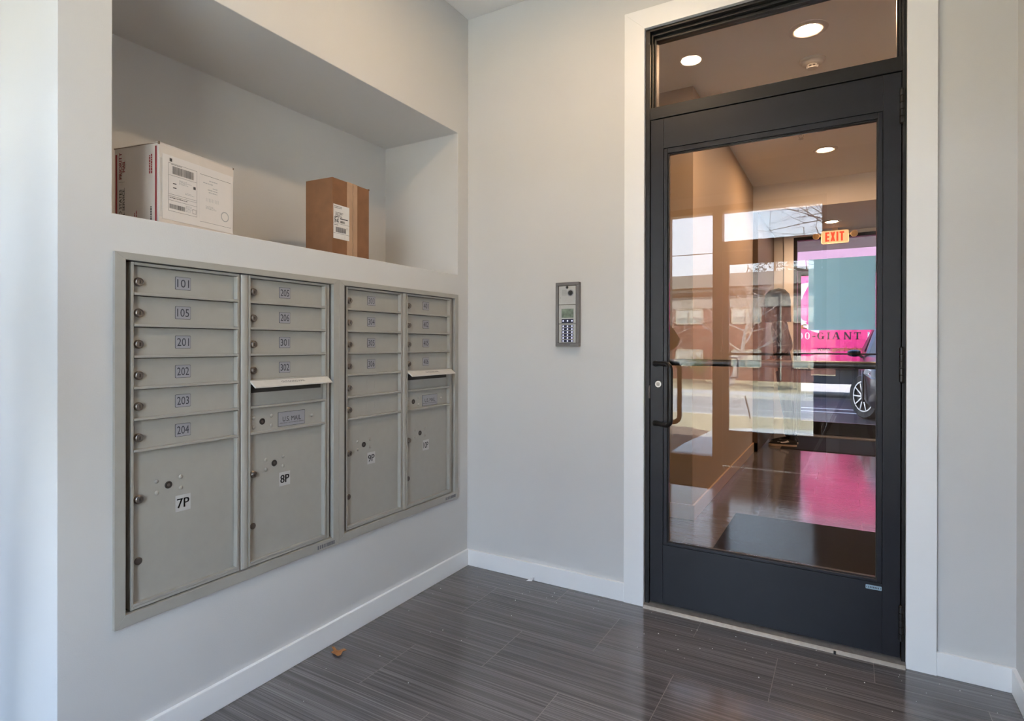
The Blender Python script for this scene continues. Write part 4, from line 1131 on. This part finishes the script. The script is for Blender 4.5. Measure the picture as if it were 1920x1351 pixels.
def steer(m, c, a=R(33)):
    ca, sa = math.cos(a), math.sin(a)
    m.v = [(c[0]+(x-c[0])*ca-(y-c[1])*sa, c[1]+(x-c[0])*sa+(y-c[1])*ca, z) for x, y, z in m.v]
def dark_car():
    BD = mat('car_black', (.009, .009, .016), .22, var=.05, spec=.3); PL = mat('car_trim', (.012, .012, .013), .5); TY = MATS['tyre']
    GL = mat('car_glass', (.012, .013, .016), .30, spec=.15); HL = mat('car_lamp', (.45, .46, .48), .08, .3, var=.3, scale=60); AL = mat('car_alloy', (.55, .55, .56), .25, .9)
    X0, X1 = 1.95, 3.76; yn = 7.35      # nose towards the lobby (-y)
    t = thing('car', 'black car parked nose first at the right, mirror and front wheel showing', 'car', ((X0+X1)/2, yn+2.2, 0))
    # body: sections along y, each a rounded outline in x-z
    prof = [(0.0, .30, .62, .30), (.06, .22, .72, .18), (.22, .20, .82, .09), (.55, .20, .93, .03), (1.30, .20, 1.00, .0), (1.65, .20, 1.02, .0), (3.3, .20, 1.04, .0), (4.2, .22, 1.02, .03), (4.45, .30, .92, .12)]
    m = MB(); n = 16; vs = []; fs = []
    for dy, z0, z1, ins in prof:
        a, b = X0+ins, X1-ins; rr = min(.13, (z1-z0)/2.5); pts = []
        for cx, cz, a0 in ((b-rr, z0+rr, -90), (b-rr, z1-rr, 0), (a+rr, z1-rr, 90), (a+rr, z0+rr, 180)):
            for i in range(4): pts.append((cx+rr*math.cos(R(a0+30*i)), yn+dy, cz+rr*math.sin(R(a0+30*i))))
        vs += pts
    for i in range(len(prof)-1):
        for k in range(n): fs.append((i*n+k, i*n+(k+1) % n, (i+1)*n+(k+1) % n, (i+1)*n+k))
    fs += [tuple(range(n-1, -1, -1)), tuple((len(prof)-1)*n+k for k in range(n))]
    m.add(vs, fs); body = m.build('body', BD, t, smooth=True)
    # cabin
    c = MB(); sec = [(1.32, 1.00, .04, 1.0), (2.05, 1.46, .20, .8), (3.3, 1.48, .20, .8), (4.2, 1.02, .06, .95)]
    vs = []
    for dy, z, ins, _ in sec: vs += [(X0+ins, yn+dy, z), (X1-ins, yn+dy, z)]
    lo = [(X0+.03, yn+1.32, .98), (X1-.03, yn+1.32, .98), (X1-.03, yn+4.2, .98), (X0+.03, yn+4.2, .98)]
    c.add(vs+lo, [(0, 1, 3, 2), (2, 3, 5, 4), (4, 5, 7, 6), (0, 2, 4, 6, 11, 8), (1, 9, 10, 7, 5, 3), (8, 9, 1, 0), (6, 7, 10, 11)])
    cab = c.build('cabin', BD, t, bev=.03)
    g = MB(); g.add([(X0+.10, yn+1.35, 1.02), (X1-.10, yn+1.35, 1.02), (X1-.25, yn+2.03, 1.44), (X0+.25, yn+2.03, 1.44)], [(0, 1, 2, 3)])
    g.add([(p[0], p[1]-.004, p[2]+.004) for p in g.v[:4]], [(3, 2, 1, 0)]); g.build('windscreen', GL, cab)
    s = MB()
    for sx, xx in ((-1, X0), (1, X1)):
        s.prism([(xx-sx*.04, yn+1.6, 1.05), (xx-sx*.04, yn+3.9, 1.05), (xx-sx*.185, yn+3.2, 1.42), (xx-sx*.185, yn+2.1, 1.42)], (sx*.008, 0, .003))
    s.build('side_window', GL, cab)
    for sx, xx in ((-1, X0), (1, X1)):
        cx = xx+sx*.0
        mm = MB(); vs = []; fs = []; k = 14
        secs = [(.00, .03, .03), (.02, .055, .085), (.08, .065, .10), (.15, .06, .095), (.20, .035, .06)]
        for i, (o, rz, ry) in enumerate(secs):
            for j in range(k):
                a = 2*PI*j/k; vs.append((cx+sx*(.03+o)-sx*.02, yn+1.95+ry*math.cos(a)*.8, 1.02+rz*math.sin(a)))
        for i in range(len(secs)-1):
            for j in range(k): fs.append((i*k+j, i*k+(j+1) % k, (i+1)*k+(j+1) % k, (i+1)*k+j))
        fs += [tuple(range(k)), tuple((len(secs)-1)*k+j for j in range(k))]
        mm.add(vs, fs); mm.tube([(cx+sx*.05, yn+1.95, 1.0), (cx-sx*.03, yn+1.93, .94)], .022, 8)
        mm.build('wing_mirror', BD, t, smooth=True)
        w = MB().lathe([(.24, -.08), (.33, -.10), (.355, -.07), (.355, .07), (.33, .10), (.245, .085), (.24, .07)], (xx-sx*.085, yn+.95, .345), (sx, 0, 0), 32); steer(w, (xx-sx*.085, yn+.95, 0))
        wo = w.build('wheel', TY, t, smooth=True)
        rim = MB(); o = Vector((xx-sx*.085, yn+.95, .345)); ax = Vector((sx, 0, 0))
        rim.lathe([(.245, .06), (.245, .098), (.225, .098), (.222, .06)], o, ax, 32); rim.lathe([(.05, .05), (.05, .09), (.03, .10), (0, .10)], o, ax, 16)
        for i in range(10):
            a = 2*PI*i/10; dv = Vector((0, math.cos(a), math.sin(a))); tv = Vector((0, -math.sin(a), math.cos(a))); p = o+ax*.100
            rim.prism([p+dv*.03+tv*.014, p+dv*.03-tv*.014, p+dv*.235-tv*.009, p+dv*.235+tv*.009], ax*-.02)
        steer(rim, (xx-sx*.085, yn+.95, 0)); rim.build('rim', AL, wo)
        w2 = MB().lathe([(.24, -.10), (.335, -.10), (.355, -.07), (.355, .07), (.335, .10), (.24, .10)], (xx-sx*.085, yn+3.6, .345), (sx, 0, 0), 28); w2.build('wheel', TY, t, smooth=True)
        ar = MB(); pa = [(xx+sx*.004, yn+.95+.40*math.cos(a), .345+.40*math.sin(a)) for a in [R(-8+196*i/16) for i in range(17)]]
        ar.tube(pa, .022, 6); ar.build('arch_trim', PL, t)
        hl = MB(); hp = [(xx-sx*.10, yn+.16, .66), (xx-sx*.42, yn+.04, .62), (xx-sx*.40, yn+.09, .74), (xx-sx*.04, yn+.42, .80), (xx-sx*.015, yn+.46, .72)]
        hl.prism(hp, Vector((sx*.02, -.05, .01))); hl.build('headlight', HL, t, bev=.006)
        fg = MB(); ff = Vector((xx-sx*.24, yn+.045, .36)); fd = Vector((sx*.35, -1, 0))
        fg.lathe([(.075, -.03), (.075, .015), (.060, .022), (.052, .004), (0, .002)], ff, fd, 22); fg.build('fog_lamp', AL, t, smooth=True)
    gr = MB()
    for i in range(5): gr.box(X0+.45, X1-.45, yn-.012, yn+.03, .44+i*.045, .462+i*.045)
    gr.box(X0+.42, X1-.42, yn-.008, yn+.05, .28, .40); gr.build('grille', PL, t)
dark_car()
#--PART3--
# ------------------------------------------------------------------ people and the tripod
def sneaker(t, x, y, side, rot=0.0):
    """Black running shoe, toe towards local +y; heel at y."""
    BLK = MATS['shoe_black'] if 'shoe_black' in MATS else mat('shoe_black', (.010, .010, .012), .7, bump=.3, bscale=400)
    SOL = MATS['shoe_sole'] if 'shoe_sole' in MATS else mat('shoe_sole', (.55, .44, .33), .6)
    WHT = MATS['shoe_mark'] if 'shoe_mark' in MATS else mat('shoe_mark', (.75, .73, .70), .5)
    m = MB(); so = MB(); n = 14
    L = .295
    # along the shoe: y, half width, top height, sole height
    secs = [(.0, .022, .075, .030), (.02, .034, .098, .032), (.07, .037, .100, .030), (.12, .038, .088, .027), (.17, .043, .074, .024), (.22, .045, .060, .021), (.26, .038, .048, .019), (.285, .022, .036, .018), (L, .006, .026, .017)]
    vs = []; vz = []
    for yy, hw, zt, zs in secs:
        for k in range(n):
            a = PI*k/(n-1); vs.append((x+hw*math.cos(a)*(.86 if .2 < k/(n-1) < .8 else 1), y+yy, zs+(zt-zs)*max(0.0, math.sin(a))**.7))
    fs = [(i*n+k, i*n+k+1, (i+1)*n+k+1, (i+1)*n+k) for i in range(len(secs)-1) for k in range(n-1)]
    fs += [tuple(range(n-1, -1, -1)), tuple((len(secs)-1)*n+k for k in range(n))]
    fs += [((i+1)*n, i*n, i*n+n-1, (i+1)*n+n-1) for i in range(len(secs)-1)]
    m.add(vs, fs)
    up = m.build('shoe', BLK, t, smooth=True, local=True)
    pts = [(x+hw*1.10+.001, y+yy) for yy, hw, zt, zs in secs]+[(x-hw*1.10-.001, y+yy) for yy, hw, zt, zs in reversed(secs)]
    so.prism([(a, b, .0) for a, b in pts], (0, 0, .026)); so.build('sole', SOL, up, bev=.004, local=True)
    mk = MB()
    for sx in (-1, 1):
        sw = [(.075, .058), (.110, .046), (.150, .042), (.205, .054), (.150, .054), (.112, .062), (.090, .075)]
        def hwid(yy, zz):
            for (a, h0, t0, s0), (b, h1, t1, s1) in zip(secs[:-1], secs[1:]):
                if a <= yy <= b:
                    f = (yy-a)/(b-a); h = h0+(h1-h0)*f; tt = t0+(t1-t0)*f; ss = s0+(s1-s0)*f
                    q = max(0, min(1, (zz-ss)/(tt-ss)))**(1/.7)
                    return h*math.sqrt(max(0, 1-q*q))+.0025
            return .04
        P = [(x+sx*hwid(a, b), y+a, b) for a, b in sw]
        cx = Vector((sum(p[0] for p in P)/7, sum(p[1] for p in P)/7, sum(p[2] for p in P)/7))+Vector((sx*.001, 0, 0))
        mk.add(P+[tuple(cx)], [(i, (i+1) % 7, 7) for i in range(7)])
    mk.build('swoosh', WHT, up, local=True)
    MB().tube([(x, y+.055, .085), (x, y+.050, .135)], [.038, .040], 14).build('sock', BLK, up, smooth=True, local=True)

def figure(name, label, loc, rotz, arm_r=None, arm_l=None, cloth=(.02, .02, .024), hood=False, lean=0.0):
    t = thing(name, label, 'person', loc, rotz)
    J = {}; E = []
    def fwd(z): return lean*max(0.0, min(1.0, (z-.5)/1.1))
    def j(k, p, r, par=None, seg=None):
        p = Vector(p); p.y += fwd(p.z)
        J[k] = (Vector(p), r if isinstance(r, tuple) else (r, r), seg)
        if par: E.append((par, k))
    j('pelvis', (0, 0, .95), (.150, .105), None, 'trousers')
    j('waist', (0, .005, 1.10), (.130, .100), 'pelvis', 'coat'); j('chest', (0, .0, 1.30), (.160, .115), 'waist', 'coat'); j('collar', (0, -.01, 1.45), (.085, .075), 'chest', 'coat')
    j('neck', (0, .0, 1.52), .054, 'collar', 'skin'); j('jaw', (0, .025, 1.585), (.060, .075), 'neck', 'skin'); j('skull', (0, .012, 1.665), (.076, .092), 'jaw', 'skin'); j('crown', (0, .005, 1.72), (.058, .070), 'skull', 'skin')
    j('nose', (0, .118, 1.625), .010, 'skull', 'skin')
    for s, k in ((1, 'r'), (-1, 'l')):
        j('ear'+k, (s*.088, .0, 1.635), (.012, .022), 'skull', 'skin')
        j('hip'+k, (s*.088, 0, .88), (.098, .105), 'pelvis', 'trousers'); j('knee'+k, (s*.098, .015, .50), (.064, .068), 'hip'+k, 'trousers')
        j('calf'+k, (s*.100, -.012, .36), (.060, .064), 'knee'+k, 'trousers'); j('ankle'+k, (s*.102, -.02, .10), (.052, .056), 'calf'+k, 'trousers')
        arm = arm_r if s > 0 else arm_l
        sh = Vector((s*.185, -.01, 1.40))
        el, wr, fd = arm if arm else (Vector((s*.235, -.02, 1.13)), Vector((s*.235, .06, .90)), Vector((0, .12, -1)))
        el, wr, fd = Vector(el), Vector(wr), Vector(fd).normalized()
        j('sh'+k, sh, .066, 'chest', 'coat'); j('el'+k, el, .050, 'sh'+k, 'coat'); j('wr'+k, wr, .034, 'el'+k, 'coat')
        pa = wr+fd*.055; j('pa'+k, pa, (.030, .017), 'wr'+k, 'skin')
        sd = fd.cross(Vector((s, 0, 0))).normalized() if abs(fd.x) < .9 else Vector((0, 1, 0)); pn = fd.cross(sd)
        for i, (o, ln) in enumerate(((-.026, .062), (-.009, .072), (.009, .068), (.025, .054))):
            a = pa+fd*.035+sd*o; b = a+fd*ln*.5+pn*.006; c = b+fd*ln*.40+pn*.016
            j('f%s%da' % (k, i), a, .0095, 'pa'+k, 'skin'); j('f%s%db' % (k, i), b, .0088, 'f%s%da' % (k, i), 'skin'); j('f%s%dc' % (k, i), c, .0075, 'f%s%db' % (k, i), 'skin')
        a = pa-sd*.030-fd*.012; j('t%sa' % k, a, .011, 'pa'+k, 'skin'); j('t%sb' % k, a-sd*.016+fd*.032+pn*.008, .0085, 't%sa' % k, 'skin')
    keys = list(J); ix = {k: i for i, k in enumerate(keys)}
    me = bpy.data.meshes.new('body'); me.from_pydata([J[k][0] for k in keys], [(ix[a], ix[b]) for a, b in E], [])
    ob = bpy.data.objects.new('body', me); COL.objects.link(ob)
    sk = ob.modifiers.new('skin', 'SKIN'); sk.use_smooth_shade = True; sk.branch_smoothing = .4
    if not me.skin_vertices: 
        bm = bmesh.new(); bm.from_mesh(me); bm.verts.layers.skin.verify(); bm.to_mesh(me); bm.free()
    for i, k in enumerate(keys):
        v = me.skin_vertices[0].data[i]; v.radius = J[k][1]; v.use_root = (k == 'pelvis')
    sb = ob.modifiers.new('smooth', 'SUBSURF'); sb.levels = 2; sb.render_levels = 2
    dg = bpy.context.evaluated_depsgraph_get(); m2 = bpy.data.meshes.new_from_object(ob.evaluated_get(dg))
    ob.modifiers.clear(); ob.data = m2; m2.name = 'body'
    CO = mat(name+'_coat', cloth, .85, bump=.3, bscale=200); TR = mat(name+'_trousers', (.010, .010, .012), .9, bump=.3, bscale=200)
    SK = MATS['skin'] if 'skin' in MATS else mat('skin', (.42, .24, .17), .5, var=.05); HA = MATS['hair'] if 'hair' in MATS else mat('hair', (.020, .014, .010), .6, bump=.6, bscale=150)
    m2.materials.clear()
    for q in (CO, TR, SK): m2.materials.append(q)
    code = {'coat': 0, 'trousers': 1, 'skin': 2}
    segs = [(J[a][0], J[b][0], code[J[b][2]]) for a, b in E]
    for p in m2.polygons:
        c = p.center; best = 9; bi = 0
        for a, b, mi in segs:
            ab = b-a; f = max(0, min(1, (c-a).dot(ab)/max(1e-9, ab.length_squared))); d = (c-(a+ab*f)).length
            if d < best: best = d; bi = mi
        p.material_index = bi; p.use_smooth = True
    ob.parent = t
    LN = lean
    h = MB(); vs = []; n = 16; secs = 8
    for i in range(secs+1):
        a = PI*.60*i/secs
        for k in range(n):
            b = 2*PI*k/n; lift = .16 if math.sin(b) > .3 else 0     # higher over the brow
            aa = max(.0, a*(1-lift*1.6))
            vs.append((.094*math.sin(aa)*math.cos(b), LN-.004+.108*math.sin(aa)*math.sin(b), 1.668+.108*math.cos(aa)))
    fs = [(i*n+k, i*n+(k+1) % n, (i+1)*n+(k+1) % n, (i+1)*n+k) for i in range(secs) for k in range(n)]
    h.add(vs, fs); h.build('hair', HA, t, smooth=True, local=True)
    if hood:
        hd = MB(); vs = []; n = 18; secs = [(.125, .135, 1.43, -.01), (.122, .128, 1.52, -.012), (.118, .128, 1.60, -.012), (.116, .128, 1.68, -.010), (.098, .112, 1.755, -.012), (.055, .066, 1.80, -.016), (.004, .004, 1.815, -.018)]
        for rx, ry, z, oy in secs:
            for k in range(n):
                b = 2*PI*k/n; vs.append((rx*math.cos(b), LN+oy+ry*math.sin(b)*(1.12 if math.sin(b) > 0 and z > 1.5 else 1), z))
        fs = []
        for i in range(len(secs)-1):
            for k in range(n):
                if i in (1, 2) and k in (3, 4, 5): continue        # the face opening
                fs.append((i*n+k, i*n+(k+1) % n, (i+1)*n+(k+1) % n, (i+1)*n+k))
        hd.add(vs, fs); ho = hd.build('hood', CO, t, smooth=True, local=True)
        so = ho.modifiers.new('cloth', 'SOLIDIFY'); so.thickness = .008; so.offset = 1
    e = MB()
    for s in (-1, 1): e.lathe([(.010, -.004), (.009, .004), (.005, .008), (0, .009)], (s*.032, LN+.090, 1.650), (0, 1, .0), 12)
    e.lathe([(.022, -.004), (.018, .002), (0, .003)], (0, .092, 1.578), (0, 1, 0), 12) if False else None
    e.build('eyes', INKB, t, smooth=True, local=True)
    l = MB().tube([(-.022, LN+.094, 1.583), (0, LN+.100, 1.581), (.022, LN+.094, 1.583)], [.003, .006, .003], 8); l.build('lips', mat(name+'_lips', (.32, .12, .10), .5), t, smooth=True, local=True)
    cl = MB().lathe([(.085, 0), (.080, .05), (.070, .075), (.062, .078), (.060, .05)], (0, LN*.9-.008, 1.455), (0, .05, 1), 20); cl.build('coat_collar', CO, t, smooth=True, local=True)
    for s in (-1, 1): sneaker(t, s*.105, -.10, s)
    return t
figure('person', 'person in dark hooded coat and black sneakers standing before the far lobby door', (1.145, 4.905, 0), R(90), cloth=(.008, .008, .009), hood=True, lean=.12,
       arm_r=((.205, -.07, 1.13), (.165, .075, 1.02), (-.5, .6, -.5)), arm_l=((-.205, -.07, 1.13), (-.165, .075, 1.02), (.5, .6, -.5)))
figure('person', 'person in dark coat mirrored at the left of the door glass, elbow bent out', (.095, -2.43, 0), 0,
       arm_r=((.385, .0, 1.185), (.175, .155, 1.06), (-.8, .5, .1)), cloth=(.035, .030, .028))
def tripod():
    A = mat('tripod_grey', (.32, .31, .31), .35, .8); K = mat('camera_black', (.015, .015, .016), .5)
    wx, wy = -math.sin(.5329), math.cos(.5329)
    bx, by = CAMX-wx*.12, CAMY-wy*.12
    t = thing('camera_tripod', 'camera on a thin legged tripod, faintly mirrored low in the door glass', 'tripod', (bx, by, 0))
    for i in range(3):
        a = R(30.5+90+180+120*i); e = Vector((bx+.42*math.cos(a), by+.42*math.sin(a), .008)); s = Vector((bx+.03*math.cos(a), by+.03*math.sin(a), .86))
        l = MB().tube([s, s+(e-s)*.42], .0135, 10).tube([s+(e-s)*.40, s+(e-s)*.72], .011, 10).tube([s+(e-s)*.70, e], .0085, 10)
        l.tube([s+(e-s)*.395, s+(e-s)*.425], .017, 10).tube([s+(e-s)*.695, s+(e-s)*.725], .0145, 10)
        lo = l.build('leg', A, t, smooth=True)
        MB().lathe([(.012, -.008), (.013, .0), (.010, .012)], e, (0, 0, 1), 12).build('rubber_foot', RUBBER, lo)
    MB().tube([(bx, by, .55), (bx, by, 1.03)], .013, 12).lathe([(.05, .83), (.05, .88)], (bx, by, 0), (0, 0, 1), 18).build('center_column', A, t, smooth=True)
    MB().lathe([(.028, 1.03), (.030, 1.05), (.022, 1.075), (.03, 1.09), (.03, 1.10)], (bx, by, 0), (0, 0, 1), 18).build('ball_head', K, t, smooth=True)
    r = Vector((wy, -wx, 0)); w = Vector((wx, wy, 0)); c = Vector((bx, by, 0)); m = MB()
    def bx8(a0, a1, b0, b1, z0, z1): m.add([c+r*a+w*b+Vector((0, 0, z)) for a in (a0, a1) for b in (b0, b1) for z in (z0, z1)], [(0, 1, 3, 2), (4, 6, 7, 5), (0, 4, 5, 1), (2, 3, 7, 6), (0, 2, 6, 4), (1, 5, 7, 3)])
    bx8(-.070, .070, -.045, .020, 1.10, 1.205); bx8(-.028, .028, -.040, .018, 1.205, 1.235); bx8(-.072, -.040, -.03, .045, 1.105, 1.195)
    m.build('camera_body', K, t, bev=.006)
    MB().lathe([(.034, .015), (.036, .03), (.036, .078), (.033, .080)], c+Vector((0, 0, 1.164)), w, 28).build('camera_lens', K, t, smooth=True)
tripod()
